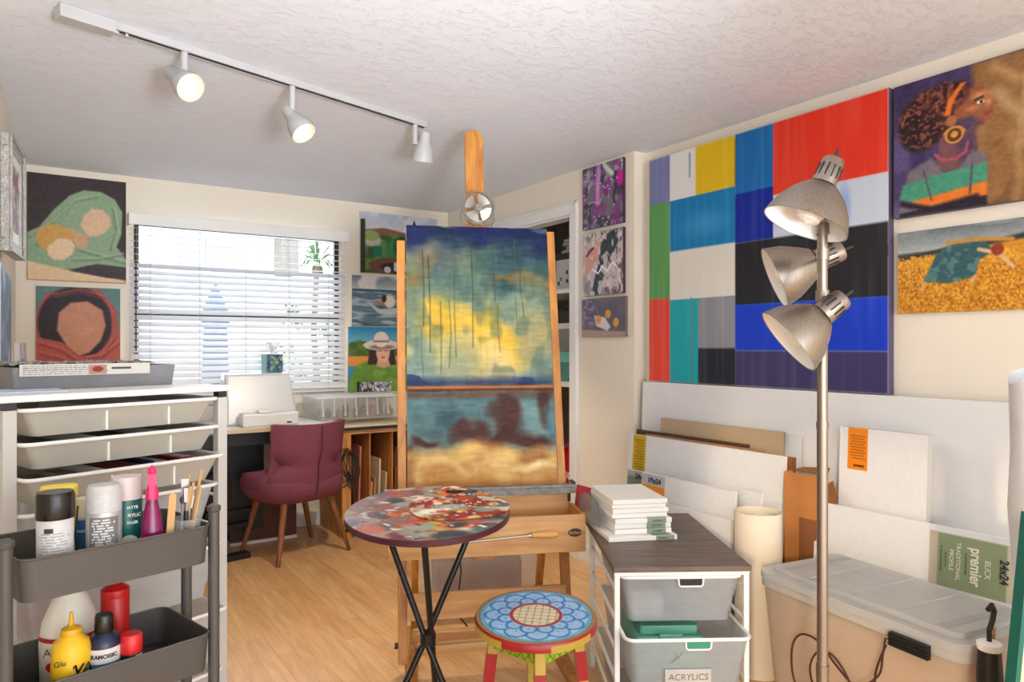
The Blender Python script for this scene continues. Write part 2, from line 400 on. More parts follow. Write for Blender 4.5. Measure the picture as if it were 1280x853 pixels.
struct('baseboard_closet', MB().box(XD - .014, XD, YC - .0, oy0 - cs, 0, .1), M_trim)
struct('baseboard_right', MB().box(XR - .014, XR, REAR, YC, 0, .1), M_trim)
struct('baseboard_left', MB().box(XL, XL + .014, 2.9, BACK - .02, 0, .1), M_trim)

# window in the back wall
M_bronze = mat('dark_bronze', (34, 32, 32), 0.4, var=0.1)
wnd = struct('window_1', MB().box(wx0 - .0, wx0 + .035, BACK + .05, BACK + .09, wz0, wz1).box(wx1 - .035, wx1, BACK + .05, BACK + .09, wz0, wz1).box(wx0 + .035, wx1 - .035, BACK + .05, BACK + .09, wz0, wz0 + .04)
       .box(wx0 + .035, wx1 - .035, BACK + .05, BACK + .09, wz1 - .04, wz1).box(wx0 + .035, wx1 - .035, BACK + .045, BACK + .085, 1.522, 1.572), M_bronze)
MB().box(wx0 + .03, wx1 - .03, BACK + .066, BACK + .072, wz0 + .03, wz1 - .03).build('window_pane', glass_mat(), wnd)
MB().box(wx0 - .02, wx1 + .02, BACK - .035, BACK + .05, wz0 - .03, wz0 - .002).build('window_sill', M_white, wnd, bevel=.004)

# faux wood blind
blx0, blx1 = .438, 1.895
bl = thing('window_blind', 'wide white slatted blind covering the whole window above the desk', 'window blind', (0, 0, 0))
MB().box(blx0 - .005, blx1 + .005, 5.155, 5.17, 2.115, 2.193).box(blx0 - .005, blx0 + .005, 5.17, 5.248, 2.115, 2.193).box(blx1 - .005, blx1 + .005, 5.17, 5.248, 2.115, 2.193).build('valance', M_white, bl, bevel=.003)
M_slat = mat('blind_slat', (222, 223, 228), .5, var=.02)
pitch = .0425; z = 2.10; k = 0; slat0 = None
while z > 1.04:
    tilt = math.radians(11 if k < 6 else 39)
    if k == 0:
        slat0 = MB().box(blx0 + .008, blx1 - .008, -.025, .025, -.0014, .0014).build('slat', M_slat, bl); sl = slat0
    else:
        sl = slat0.copy(); COL.objects.link(sl)
    sl.parent = bl; sl.location = (0, 5.205, z); sl.rotation_euler = (tilt, 0, 0)
    z -= pitch if k != 5 else pitch * .72; k += 1
MB().box(blx0 + .008, blx1 - .008, 5.185, 5.228, z + .012, z + .03).build('bottom_rail', M_white, bl, bevel=.003)
for x in (.56, .86, 1.16, 1.46, 1.75):
    MB().cyl((x, 5.178, z + .03), (x, 5.178, 2.12), .0012, n=6).cyl((x, 5.232, z + .03), (x, 5.232, 2.12), .0012, n=6).build('cord', mat('cord_grey', (150, 150, 152), .7), bl)
MB().cyl((.475, 5.16, 1.3), (.475, 5.16, 2.1), .004, n=8).build('tilt_wand', mat('wand_brown', (70, 45, 45), .4), bl)

# ================================================================ OUTSIDE THE WINDOW
struct('ground_outside', MB().box(-6, 12, 5.36, 16, -.1, 0), mat('patio_concrete', (200, 200, 196), .9))
hs = thing('neighbour_house', 'white stucco house seen through the blinds across the patio', 'house', (0, 9.0, 0))
MB().box(-5, 4.3, 0, .3, 0, 3.2).build('wall', mat('stucco_white', (238, 236, 232), .9, bump=.1), hs)
MB().box(-5.3, 4.6, -.5, .4, 3.2, 3.4).build('roof_edge', M_white, hs)
for x0, x1 in ((1.2, 1.55), (1.56, 1.9)):
    f = MB().box(x0, x1, -.04, -.001, 1.95, 2.62).build('window', M_white, hs)
    MB().box(x0 + .04, x1 - .04, -.05, -.041, 1.99, 2.58).build('pane', mat('pane_grey', (176, 184, 192), .3), f)
MB().box(2.35, 2.55, -.35, -.001, 2.2, 3.1).build('chimney_side', mat('stucco_grey', (150, 148, 146), .9), hs)
um = thing('patio_umbrella', 'folded blue patio umbrella standing outside the window', 'umbrella', (1.39, 7.5, 0))
MB().lathe([(.03, .95), (.13, 1.0), (.11, 1.5), (.15, 1.62), (.13, 1.66), (.05, 1.86), (.01, 1.95)], 12).build('folded_canopy', mat('umbrella_blue', (84, 112, 150), .8), um, smooth=True)
MB().cyl((0, 0, .05), (0, 0, 1.0), .02).build('pole', M_white, um)
MB().lathe([(.25, 0), (.25, .04), (.04, .07)], 20).build('base', M_dark, um)
pl = thing('palm_shrub', 'tall thin palm like shrub with green leaf tufts outside the window', 'plant', (2.55, 8.0, 0))
MB().tube([(0, 0, 0), (.03, 0, .8), (-.02, 0, 1.5), (.02, 0, 2.25)], [.05, .04, .035, .03]).tube([(0.02, 0, 1.1), (.3, 0, 1.5), (.45, 0, 1.95)], [.03, .025, .02]).build('trunk', mat('palm_bark', (120, 104, 84), .9, bump=.4), pl)
lf = MB(); rg = random.Random(4)
for cx, cz, rr in ((.02, 2.28, .34), (.45, 1.98, .26), (-.28, 1.62, .26), (.1, 1.45, .2)):
    for i in range(34):
        a = rg.uniform(0, 2 * PI); e = rg.uniform(-.5, 1.2); L = rr * rg.uniform(.7, 1.1)
        d = Vector((math.cos(a) * math.cos(e), math.sin(a) * math.cos(e), math.sin(e))) * L
        sd = Vector((-math.sin(a), math.cos(a), 0)) * .018; p = Vector((cx, 0, cz)); q = p + d * .6 + Vector((0, 0, .03)); t_ = p + d - Vector((0, 0, .08))
        kk = len(lf.v); lf.v += [tuple(p), tuple(q + sd), tuple(t_), tuple(q - sd)]; lf.f.append((kk, kk + 1, kk + 2, kk + 3))
lf.build('foliage', mat('palm_green', (74, 120, 66), .6, var=.3), pl)
hd = MB(); rg = random.Random(9)
for i in range(900):
    p = Vector((rg.uniform(-.9, 1.1), rg.uniform(-.25, .25), rg.uniform(0, 1))) ; p.z = abs(p.z) ** .8 * 1.35 * (.8 + .2 * math.sin(p.x * 7))
    d = Vector((rg.uniform(-1, 1), rg.uniform(-1, 1), rg.uniform(-.3, 1))).normalized() * .09; e = Vector((d.y, -d.x, .2)).normalized() * .03
    kk = len(hd.v); hd.v += [tuple(p), tuple(p + d * .5 + e), tuple(p + d), tuple(p + d * .5 - e)]; hd.f.append((kk, kk + 1, kk + 2, kk + 3))
hd2 = hd.build('garden_hedge', mat('hedge_green', (96, 132, 80), .7, var=.3), loc=(3.0, 8.5, 0)); tag(hd2, 'low green leafy hedge growing across the patio beyond the blinds', 'hedge')

# ================================================================ TRACK LIGHT
M_lampgrey = mat('track_white', (178, 178, 178), .4, var=.03)
M_bulb = mat('lit_bulb', (255, 240, 220), .4, emit=(255, 226, 180), estr=4)
tA, tB = Vector((.13, 2.765, 0)), Vector((1.565, 3.187, 0)); tdir = (tB - tA).normalized(); trz = math.atan2(tdir.y, tdir.x)
tr = thing('track_light', 'long white ceiling track light rail with three spotlights on it', 'track light', (tA.x, tA.y, CEIL), trz)
TL = (tB - tA).length
MB().box(.06, TL, -.018, .018, -.022, -.001).box(.06, TL, -.018, -.012, -.028, -.022).box(.06, TL, .012, .018, -.028, -.022).build('rail', M_lampgrey, tr)
MB().box(.06, TL, -.0115, -.006, -.0265, -.0225).box(.06, TL, .006, .0115, -.0265, -.0225).build('conductor', M_dark, tr)
MB().box(-.11, .06, -.03, .03, -.045, -.001).box(.06, .075, -.012, .012, -.04, -.028).box(.095, .105, -.012, .012, -.04, -.028).build('feed_box', M_lampgrey, tr, bevel=.003)
R3 = Vector((math.cos(YAW), -math.sin(YAW), 0)); F3 = Vector((math.sin(YAW), math.cos(YAW), 0)); U3 = Vector((0, 0, 1))
def cdir(r, u, t): return (R3 * r + U3 * u - F3 * t).normalized()     # right, up, towards the room's near end
def spot_head(x, stem, off, axis, joint=False, lab=None, power=6, aim=None):
    """x along the rail, hanging stem length, direction the bell opens in"""
    Ri = Matrix.Rotation(-trz, 3, 'Z'); ax = (Ri @ axis).normalized()
    sp = MB().cyl((x, 0, -.028), (x, 0, -.028 - stem), .0135).build('stem', M_lampgrey, tr, smooth=True)
    sp['label'] = lab
    c = Vector((x, 0, -.028 - stem)) + (Ri @ off)
    hb = MB()
    if joint: hb.cyl((x, 0, -.028 - stem + .008), c, .009)
    T = Matrix.Translation(c - ax * .035) @ ax.to_track_quat('Z', 'Y').to_matrix().to_4x4()
    hb.lathe([(.001, -.03), (.024, -.028), (.027, -.02), (.028, .015), (.034, .035), (.047, .062), (.053, .09), (.054, .112), (.052, .112), (.05, .09), (.043, .062), (.03, .037), (.02, .03), (.001, .03)], 28, T, caps=False)
    h = hb.build('spot_head', M_lampgrey, tr, smooth=True)
    MB().lathe([(.001, .031), (.016, .033), (.02, .045), (.034, .065), (.038, .08), (.03, .094), (.001, .1)], 20, T, caps=False).build('bulb', M_bulb, h, smooth=True)
    wp = Vector((tA.x, tA.y, CEIL)) + Matrix.Rotation(trz, 3, 'Z') @ (c + ax * .085)
    light('spot_lamp', 'SPOT', wp, power, (1, .86, .66), spot_size=1.9, spot_blend=.5, shadow_soft_size=.012, aim=aim or axis)
def along(p): return (Vector((p[0], p[1], 0)) - tA).dot(tdir)
spot_head(along((.405, 2.903)), .082, cdir(-.2, -.4, .3) * .03, cdir(.95, -.72, .5), lab='stem of the spotlight facing the room', power=8)
spot_head(along((.842, 3.007)), .115, cdir(.3, -.7, .1) * .03, cdir(.58, -.78, .22), lab='stem of the middle spotlight', power=22)
spot_head(along((1.50, 3.179)), .095, cdir(.9, -.1, 0) * .045, cdir(-.15, -.96, -.22), joint=True, lab='stem of the last spotlight', power=95, aim=Vector((-.03, 1.1, -2.1)))

# ================================================================ PICTURES ON THE WALLS
def on_back(name, label, x0, x1, z0, z1, art, t=.02, side=(225, 220, 210), **k):
    return canvas(name, label, 'painting', x1 - x0, z1 - z0, t, art, ((x0 + x1) / 2, BACK - t - .001, z0), side=side, **k)
def on_right(name, label, y_far, y_near, z0, z1, art, X, t=.03, side=(225, 220, 210), **k):
    return canvas(name, label, 'painting', y_far - y_near, z1 - z0, t, art, (X - t - .001, (y_far + y_near) / 2, z0), rz=-PI / 2, side=side, **k)

# mother and child stand-in: green drapery and warm ovals on a dark ground, no likeness
a = Art(.532, .655, 170, (58, 47, 50)); a.noise(5, 5, (74, 58, 56), 2, .4, .8, .6)
a.poly([(0, .56), (.12, .5), (.26, .33), (.42, .18), (.56, .12), (.74, .12), (.88, .18), (.96, .3), (.95, .52), (.9, .64), (1, .76), (1, .84), (.7, .82), (.45, .88), (0, .9)], (142, 168, 136), .02)
for p in ([(.02, .6), (.25, .44), (.45, .24), (.7, .17)], [(.1, .68), (.3, .5), (.42, .36)], [(.5, .7), (.7, .74), (.98, .8)], [(.45, .8), (.7, .78), (.95, .72)], [(.86, .28), (.9, .5), (.84, .68)]):
    a.line(p, .03, (104, 130, 108), .03, .7); a.line([(x + .02, y - .02) for x, y in p], .02, (178, 200, 166), .02, .6)
a.poly([(.52, .46), (.56, .36), (.64, .29), (.75, .29), (.83, .36), (.84, .44), (.78, .51), (.69, .555), (.6, .56)], (222, 186, 154), .03); a.noise(5, 5, (236, 206, 176), 61, .5, .8, .5, m=np.clip(a.sdf([(.52, .46), (.56, .36), (.64, .29), (.75, .29), (.83, .36), (.84, .44), (.78, .51), (.69, .555), (.6, .56)]) * 30, 0, 1)); a.poly([(.45, .5), (.6, .56), (.6, .66), (.5, .68), (.36, .5)], (206, 164, 132), .04)

a.ell(.27, .6, .19, .14, (206, 160, 84), .08); a.poly([(.2, .68), (.3, .6), (.42, .6), (.47, .66), (.44, .74), (.36, .8), (.26, .8), (.2, .76)], (232, 202, 168), .025)
a.poly([(0, .82), (.2, .86), (.5, .9), (.95, .96), (1, .97), (1, 1), (0, 1)], (228, 198, 160), .03)
a.poly([(.42, .9), (.6, .84), (1, .86), (1, .96), (.8, .95)], (62, 54, 64), .02); a.grain(7)
on_back('painting', 'dark painting of green drapery over pale rounded figures', -.108, .424, 1.735, 2.393, a)
# red shawl stand-in: warm oval in a dark ring and red folds, no likeness
a = Art(.453, .54, 150, (92, 128, 128)); a.poly([(0, .3), (.12, .08), (.4, .0), (.75, .02), (.95, .25), (1, .6), (1, 1), (.1, 1), (0, .85)], (178, 84, 74), .02)
a.ell(.46, .42, .46, .44, (44, 36, 42), .08); a.poly([(.24, .5), (.26, .3), (.4, .18), (.6, .16), (.78, .26), (.82, .44), (.76, .62), (.62, .76), (.5, .8), (.36, .7)], (196, 136, 108), .03)
a.noise(6, 6, (214, 158, 128), 5, .5, .8, .35, m=(a.a[..., 0] > 170) & (a.a[..., 1] > 110))
a.poly([(0, .58), (.3, .64), (.5, .8), (.7, .78), (1, .6), (1, 1), (.1, 1), (0, .9)], (180, 86, 76), .02)
for p in ([(.03, .66), (.3, .74), (.5, .88)], [(.05, .78), (.3, .84), (.6, .96)], [(.9, .3), (.92, .6), (.75, .85)], [(.6, .84), (.8, .8), (.98, .66)], [(.2, .12), (.5, .05), (.8, .12)]):
    a.line(p, .035, (134, 56, 54), .04, .7); a.line([(x, y - .03) for x, y in p], .02, (210, 112, 96), .03, .6)
a.ell(.1, .95, .1, .07, (84, 120, 124), .3); a.grain(7)
on_back('painting', 'painting of red shawl folds around a dark ring', -.062, .391, 1.16, 1.70, a)
# village and bridge
a = Art(.66, .475, 150, (170, 182, 200)); a.grad(0, .3, (176, 188, 208), (206, 212, 218)); a.noise(6, 4, (228, 230, 232), 3, .5, .7, .6)
a.poly([(0, .3), (.3, .24), (.6, .3), (1, .3), (1, .4), (0, .42)], (138, 92, 72), .02); a.rect(0, 1, .36, 1, (58, 92, 56), .03)
a.noise(7, 6, (104, 146, 76), 8, .45, .65, .9, m=a.Y > .35); a.ell(.14, .46, .14, .12, (196, 190, 176), .3); a.ell(.13, .38, .12, .1, (150, 170, 96), .3)
a.rect(.16, .27, .55, .72, (30, 116, 92), .02); a.ell(.42, .6, .12, .2, (52, 136, 74), .3); a.ell(.52, .55, .12, .22, (44, 84, 50), .3)
a.poly([(.64, 1), (.62, .3), (.69, .06), (.76, .3), (.8, 1)], (60, 44, 44), .01); a.ell(.5, .87, .42, .16, (112, 76, 58), .1); a.ell(.52, .89, .3, .1, (42, 40, 46), .2)
a.rect(.42, .62, .8, .95, (196, 206, 216), .02); a.ell(.34, .93, .05, .06, (210, 214, 216), .2); a.rect(0, .06, .12, 1, (48, 54, 44), .02); a.grain(8)
on_back('painting', 'painting of a village with a pointed church spire', 2.018, 2.678, 1.9, 2.374, a)
# rowing boat
a = Art(.60, .388, 150, (92, 122, 144)); a.grad(0, .27, (110, 130, 148), (190, 200, 204)); a.noise(5, 3, (226, 226, 224), 12, .4, .6, 1, m=a.Y < .26)
a.rect(0, 1, .27, .3, (58, 90, 110), .01); a.noise(4, 14, (184, 200, 210), 21, .5, .68, .8, m=a.Y > .32); a.noise(3, 10, (50, 74, 96), 25, .5, .68, .8, m=a.Y > .32)
a.poly([(.2, .52), (.38, .66), (.62, .62), (.9, .44), (.8, .72), (.5, .78), (.36, .74)], (196, 204, 206), .02); a.poly([(.26, .52), (.5, .62), (.85, .46), (.6, .42)], (168, 130, 118), .03)
a.ell(.52, .5, .09, .15, (232, 226, 216), .3); a.ell(.44, .44, .04, .09, (66, 46, 40), .3); a.ell(.7, .5, .1, .1, (214, 186, 174), .3); a.grain(8)
on_back('painting', 'painting of a rowing boat on blue water', 1.95, 2.55, 1.487, 1.877, a, side=(240, 240, 240))
# woman with the hat
a = Art(.60, .505, 170, (60, 140, 190)); a.grad(0, .35, (40, 130, 184), (150, 196, 214)); a.poly([(0, .26), (.15, .2), (.35, .26), (.6, .24), (1, .1), (1, .52), (0, .5)], (92, 120, 52), .03)
a.noise(12, 10, (60, 92, 44), 6, .45, .65, .7, m=(a.Y > .22) & (a.Y < .48)); a.rect(0, 1, .45, .6, (224, 150, 66), .02); a.rect(.7, 1, .58, .8, (40, 90, 150), .03)
a.poly([(0, 1), (.02, .8), (.1, .6), (.3, .5), (.4, .55), (.6, .5), (.78, .56), (.9, .72), (.95, 1)], (104, 146, 62), .02); a.noise(7, 7, (140, 176, 84), 16, .5, .7, .6, m=(a.sdf([(0, 1), (.02, .8), (.1, .6), (.3, .5), (.6, .5), (.78, .56), (.9, .72), (.95, 1)]) > .01))
a.poly([(.26, .58), (.3, .28), (.5, .25), (.62, .3), (.66, .58), (.56, .6), (.36, .58)], (66, 44, 52), .02); a.poly([(.4, .5), (.55, .5), (.58, .6), (.48, .64), (.38, .6)], (206, 160, 136), .02)
a.ell(.475, .4, .105, .17, (224, 180, 156), .2); a.ell(.475, .47, .035, .014, (176, 70, 70), .3); a.line([(.41, .37), (.45, .368)], .012, (96, 66, 60), .01); a.line([(.5, .368), (.54, .37)], .012, (96, 66, 60), .01)
a.ell(.46, .28, .27, .085, (214, 204, 196), .08); a.ell(.46, .31, .2, .045, (142, 124, 124), .3); a.ell(.45, .19, .11, .13, (226, 216, 206), .12); a.line([(.35, .22), (.55, .22)], .02, (122, 80, 96), .02)
a.ell(.475, .345, .095, .03, (180, 132, 112), .4, 0, .6); a.grain(6)
on_back('painting', 'painting of a woman in a white brimmed hat and green jumper', 1.92, 2.52, .975, 1.479, a, side=(240, 240, 240))
# three small ones on the closet wall
a = Art(.365, .378, 150, (118, 112, 128)); a.noise(10, 8, (66, 60, 76), 3, .45, .6, .9); a.noise(12, 8, (176, 170, 184), 9, .55, .7, .8)
a.noise(6, 5, (140, 60, 140), 14, .5, .65, .7); a.line([(.42, 0), (.4, .3), (.38, .6)], .1, (214, 150, 220), .05, .85); a.ell(.93, .3, .1, .16, (214, 30, 164), .4); a.line([(.55, .02), (.62, .1), (.75, .2)], .08, (232, 232, 232), .03, .8)
for i in range(26): a.ell(random.random(), random.random(), .02, .015, (220, 216, 224), .4)
a.grain(10); on_right('painting', 'purple and grey poured paint canvas, topmost of three on the closet wall', 3.44, 3.073, 2.045, 2.42, a, XD, .02, (60, 50, 60))
a = Art(.365, .385, 150, (196, 182, 182)); a.noise(6, 5, (128, 120, 128), 31, .45, .65, .8); a.poly([(.1, .4), (.3, .1), (.55, 0), (.6, .25), (.3, .5), (.05, .7)], (222, 150, 128), .04, .8); a.line([(.1, .35), (.3, .22), (.5, .05)], .05, (90, 60, 56), .03)
a.poly([(.5, .1), (.8, 0), (.9, .2), (.6, .6), (.4, 1), (.2, 1), (.4, .5)], (52, 64, 70), .04); a.noise(12, 10, (222, 216, 216), 38, .55, .68, .8); a.line([(.25, .58), (.4, .66), (.5, .55), (.62, .64), (.75, .52), (.82, .56)], .03, (240, 240, 240), .015)
a.noise(14, 12, (72, 56, 70), 45, .6, .7, .7, m=a.X > .55); a.grain(10)
on_right('painting', 'black, pink and white marbled canvas, middle of three on the closet wall', 3.438, 3.073, 1.637, 2.018, a, XD, .02, (60, 50, 60))
a = Art(.39, .235, 150, (92, 88, 104)); a.noise(4, 3, (116, 108, 116), 4, .4, .7, .6); a.poly([(0, .8), (1, .88), (1, 1), (0, 1)], (176, 152, 140), .03)
a.noise(22, 14, (150, 130, 176), 8, .5, .6, .9, m=np.clip((.42 - a.X) * 6, 0, 1) * np.clip((.8 - a.Y) * 6, 0, 1)); a.poly([(.3, .45), (.55, .5), (.68, .75), (.6, .85), (.35, .72)], (216, 212, 220), .03)
for x, y in ((.4, .55), (.62, .42), (.8, .64)): a.ell(x, y, .075, .13, (224, 156, 66), .3)
a.grain(7); on_right('painting', 'small still life of three oranges on a cloth, lowest of three', 3.448, 3.053, 1.386, 1.619, a, XD, .02, (120, 110, 110))

# big colour block abstract
Wd, Hd = 1.363, 1.235; a = Art(Wd, Hd, 230, (240, 238, 232))
def cb(px0, px1, py0, py1):  # measured on the square canvas
    return px0, px1, py0, py1
cols = [0, .12, .255, .43, .575, 1.0]
xs = dict(a=0, b=.118, c=.222, d=.385, e=.525, f=.60, g=1)
blk = [(0, .118, 0, .205, (116, 124, 172)), (.118, .252, 0, .205, (226, 226, 226)), (.252, .44, 0, .215, (222, 186, 22)), (.44, .60, 0, .24, (20, 104, 178)), (.60, 1, 0, .275, (222, 52, 30)),
       (0, .118, .205, .63, (88, 154, 84)), (.118, .44, .205, .43, (16, 122, 184)), (.118, .44, .43, .64, (222, 220, 210)), (.44, .60, .24, .435, (14, 36, 150)), (.60, 1, .275, .515, (196, 208, 226)),
       (.44, 1, .435, .68, (30, 30, 36)), (0, .118, .63, 1, (226, 68, 48)), (.118, .265, .64, 1, (18, 166, 178)), (.265, .44, .64, .85, (140, 142, 152)), (.265, .44, .85, 1, (34, 36, 46)),
       (.44, 1, .68, .86, (18, 58, 196)), (.44, 1, .86, 1, (62, 56, 100))]
for x0, x1, y0, y1, c in blk: a.rect(x0, x1, y0, y1, c, .003)
a.poly([(.60, .515), (1, .515), (1, .545), (.60, .6)], (30, 30, 36), .004)
st = smooth_noise(a.X.shape, 70, 3, 5); a.mix(np.clip((st - .5) * 2, 0, 1) * .10, (255, 255, 255))
a.line([(.23, .64), (.235, .75), (.228, .85), (.236, 1)], .008, (110, 140, 140), .006); a.line([(.222, .02), (.222, .12)], .006, (90, 120, 150), .005); a.ell(.86, .36, .03, .1, (120, 150, 220), .6, 0, .6)
a.line([(.44, .02), (.44, .2)], .005, (110, 100, 30), .004); a.ell(.3, .33, .15, .07, (80, 160, 214), .8, 0, .6)
on_right('painting', 'large colour block abstract painting of red, blue, yellow and white squares', 2.932, 1.569, 1.135, 2.375, a, XR, .04, (92, 84, 110))
# woman with orange headband
a = Art(.72, .53, 220, (74, 62, 104)); a.noise(5, 4, (104, 90, 140), 5, .5, .7, .6); a.noise(8, 3, (48, 40, 76), 8, .5, .7, .6)
k0 = .42
a.poly([(.40, 0), (1, 0), (1, 1), (.43, 1), (.41, .5)], (146, 106, 66), .04); a.noise(14, 2, (178, 144, 98), 15, .5, .65, .8, m=np.clip((a.X - .42) * 12, 0, 1)); a.noise(5, 5, (112, 80, 48), 19, .55, .7, .7, m=np.clip((a.X - .42) * 12, 0, 1))
a.line([(.52, .25), (.6, .4), (.72, .5), (1, .45)], .05, (200, 170, 126), .05, .7); a.line([(.5, .06), (.6, .18), (.75, .2)], .04, (196, 160, 112), .04, .7); a.line([(.58, .55), (.62, .8), (.6, 1)], .04, (186, 146, 96), .04, .6)
Y0 = a.Y; a.Y = Y0 / .86
a.poly([(.27, .55), (.24, .75), (.3, .8), (.42, .78), (.42, .6), (.38, .52)], (134, 86, 92), .02)
a.poly([(.31, .32), (.36, .2), (.44, .18), (.47, .26), (.482, .3), (.515, .365), (.493, .385), (.497, .42), (.485, .47), (.46, .51), (.4, .52), (.36, .56), (.3, .5)], (150, 92, 62), .012)
a.poly([(.3, .42), (.4, .42), (.45, .5), (.4, .52), (.36, .56), (.3, .52)], (84, 62, 92), .03); a.ell(.44, .27, .06, .05, (208, 140, 92), .8); a.ell(.405, .36, .05, .035, (196, 126, 80), .8); a.ell(.475, .34, .025, .05, (206, 140, 96), .8)
a.line([(.415, .3), (.45, .285)], .012, (40, 28, 36), .01); a.ell(.44, .325, .022, .016, (230, 220, 214), .3); a.ell(.444, .325, .009, .014, (30, 20, 26), .3); a.line([(.46, .43), (.495, .415)], .012, (150, 60, 66), .01)
a.ell(.17, .36, .155, .25, (70, 40, 38), .12); a.ell(.25, .22, .15, .14, (104, 56, 48), .15); a.ell(.14, .44, .12, .2, (44, 30, 32), .2)
hm = np.clip(a.sdf([(.02, .5), (.01, .3), (.1, .12), (.25, .06), (.36, .1), (.38, .25), (.3, .35), (.3, .5), (.2, .62), (.08, .6)]) * 40, 0, 1); a.noise(66, 50, (158, 92, 72), 33, .5, .62, .75, m=hm * np.clip((a.X + .7 - a.Y) * 3, 0, 1)); a.noise(60, 44, (34, 22, 26), 39, .5, .62, .8, m=hm)
a.poly([(.265, .37), (.285, .24), (.345, .13), (.375, .13), (.335, .2), (.305, .29), (.295, .37)], (226, 120, 40), .008)
a.ell(.3, .42, .03, .05, (170, 106, 70), .2); a.ell(.315, .54, .06, .075, (198, 138, 60), .1); a.ell(.315, .54, .045, .057, (110, 66, 40), .1); a.ell(.315, .535, .025, .03, (206, 150, 70), .2); a.Y = Y0
a.poly([(.245, .46), (.225, .66), (.3, .74), (.40, .69), (.43, .63), (.405, .46)], (120, 78, 84), .015); a.poly([(.33, .5), (.34, .68), (.4, .69), (.42, .6), (.4, .46)], (84, 60, 88), .03); a.ell(.315, .465, .05, .065, (206, 146, 66), .1); a.ell(.315, .465, .037, .05, (104, 60, 38), .1); a.ell(.315, .462, .02, .026, (214, 156, 76), .2)
a.poly([(.08, .66), (.2, .6), (.3, .78), (.4, .6), (.47, .64), (.46, 1), (.02, 1), (.06, .8)], (118, 108, 118), .02); a.poly([(.05, .76), (.2, .73), (.47, .7), (.47, .84), (.1, .9), (.03, .86)], (70, 150, 122), .015)
a.poly([(.1, .89), (.3, .86), (.47, .83), (.47, .93), (.3, .95), (.12, 1)], (226, 124, 44), .012); a.poly([(.03, .97), (.2, .95), (.47, .93), (.47, 1), (.03, 1)], (40, 34, 50), .012)
a.line([(.22, .58), (.26, .63), (.32, .64), (.37, .6), (.38, .54)], .014, (176, 80, 96), .008); a.line([(.16, .68), (.2, .9)], .01, (84, 78, 92), .01); a.line([(.4, .7), (.39, .9)], .01, (84, 78, 92), .01); a.line([(.05, .9), (.2, .97), (.42, .93)], .03, (36, 30, 46), .02); a.Y = Y0; a.grain(8)
on_right('painting', 'painting of a woman in profile with orange headband and large round earring', 1.552, .832, 1.842, 2.37, a, XR, .03, (70, 60, 90))
# field
a = Art(.72, .322, 280, (120, 130, 136)); a.grad(0, .25, (104, 116, 124), (170, 176, 172)); a.noise(4, 10, (150, 156, 156), 6, .5, .7, .6, m=a.Y < .22)
a.poly([(0, .28), (.15, .27), (.3, .22), (.5, .2), (.75, .12), (1, .13), (1, .24), (0, .36)], (52, 54, 54), .015); a.poly([(0, .35), (.3, .29), (.6, .23), (1, .2), (1, 1), (0, 1)], (204, 138, 36), .015)
a.noise(130, 40, (232, 176, 66), 11, .48, .62, .8, m=a.Y > .3); a.noise(120, 44, (150, 84, 30), 17, .52, .66, .7, m=a.Y > .45)
X0 = a.X; a.X = (X0 + .03) / .85
a.poly([(.2, .62), (.28, .3), (.38, .2), (.56, .22), (.6, .34), (.52, .42), (.5, .6), (.35, .66)], (52, 92, 96), .012); a.noise(26, 12, (90, 134, 134), 28, .55, .62, .7, m=a.sdf([(.2, .62), (.28, .3), (.38, .2), (.56, .22), (.52, .42), (.5, .6), (.35, .66)]) > 0)
a.line([(.34, .19), (.5, .18), (.7, .22)], .02, (190, 140, 70), .012); a.line([(.52, .3), (.62, .36), (.7, .52)], .02, (222, 176, 136), .01); a.ell(.62, .32, .04, .08, (140, 56, 36), .3); a.line([(.2, .64), (.19, .72)], .018, (214, 166, 126), .01); a.line([(.5, .6), (.48, .66)], .018, (214, 166, 126), .01); a.X = X0; a.grain(8)
on_right('painting', 'painting of a figure in a teal dress bending over a golden wheat field', 1.54, .82, 1.459, 1.782, a, XR, .025, (238, 232, 220))
# left wall, seen nearly edge on
fr = thing('framed_picture', 'ornate silver framed picture hanging high on the wall by the corner', 'framed picture', (-.12, 3.56, 1.70), PI / 2 - .09)
fb = MB()
for x0, x1, z0, z1 in ((-.19, .19, 0, .05), (-.19, .19, .41, .46), (-.19, -.14, .05, .41), (.14, .19, .05, .41)): fb.box(x0, x1, -.012, .018, z0, z1)
for x0, x1, z0, z1 in ((-.19, .19, 0, .012), (-.19, .19, .448, .46), (-.19, -.178, .012, .448), (.178, .19, .012, .448)): fb.box(x0, x1, -.022, -.012, z0, z1)
fb.build('frame', mat('silver_frame', (176, 174, 168), .45, metal=.3, var=.2, vscale=60, bump=.5, bscale=120), fr, bevel=.003)
MB().box(-.14, .14, -.004, .006, .05, .41).build('mat_board', M_white, fr)
a = Art(.18, .26, 60, (140, 96, 110)); a.noise(4, 5, (200, 190, 196), 4); canvas('print', None, None, .18, .26, .004, a, (0, -.009, .1), parent=fr)
a = Art(.8, .66, 90, (60, 96, 140)); a.noise(4, 5, (190, 204, 220), 3, .5, .7, .8); a.noise(6, 12, (26, 44, 76), 9, .5, .65, .8); a.rect(0, 1, .6, .7, (32, 44, 70), .1, .6)
canvas('painting', 'deep blue seascape canvas on the side wall by the corner', 'painting', .8, .66, .03, a, (XL + .034, 3.30, .95), rz=PI / 2, side=(190, 200, 205))
a = Art(.3, .5, 60, (200, 206, 212)); a.rect(.1, .9, .06, .94, (96, 110, 120)); a.noise(5, 6, (180, 170, 176), 7)
canvas('canvas_board', 'tall narrow white edged canvas board standing in the corner behind the drawer cart', 'canvas', .36, 1.345, .02, a, (-.06, 4.12, 0), rz=PI / 2 - .05, tilt=.03, side=(240, 240, 240))

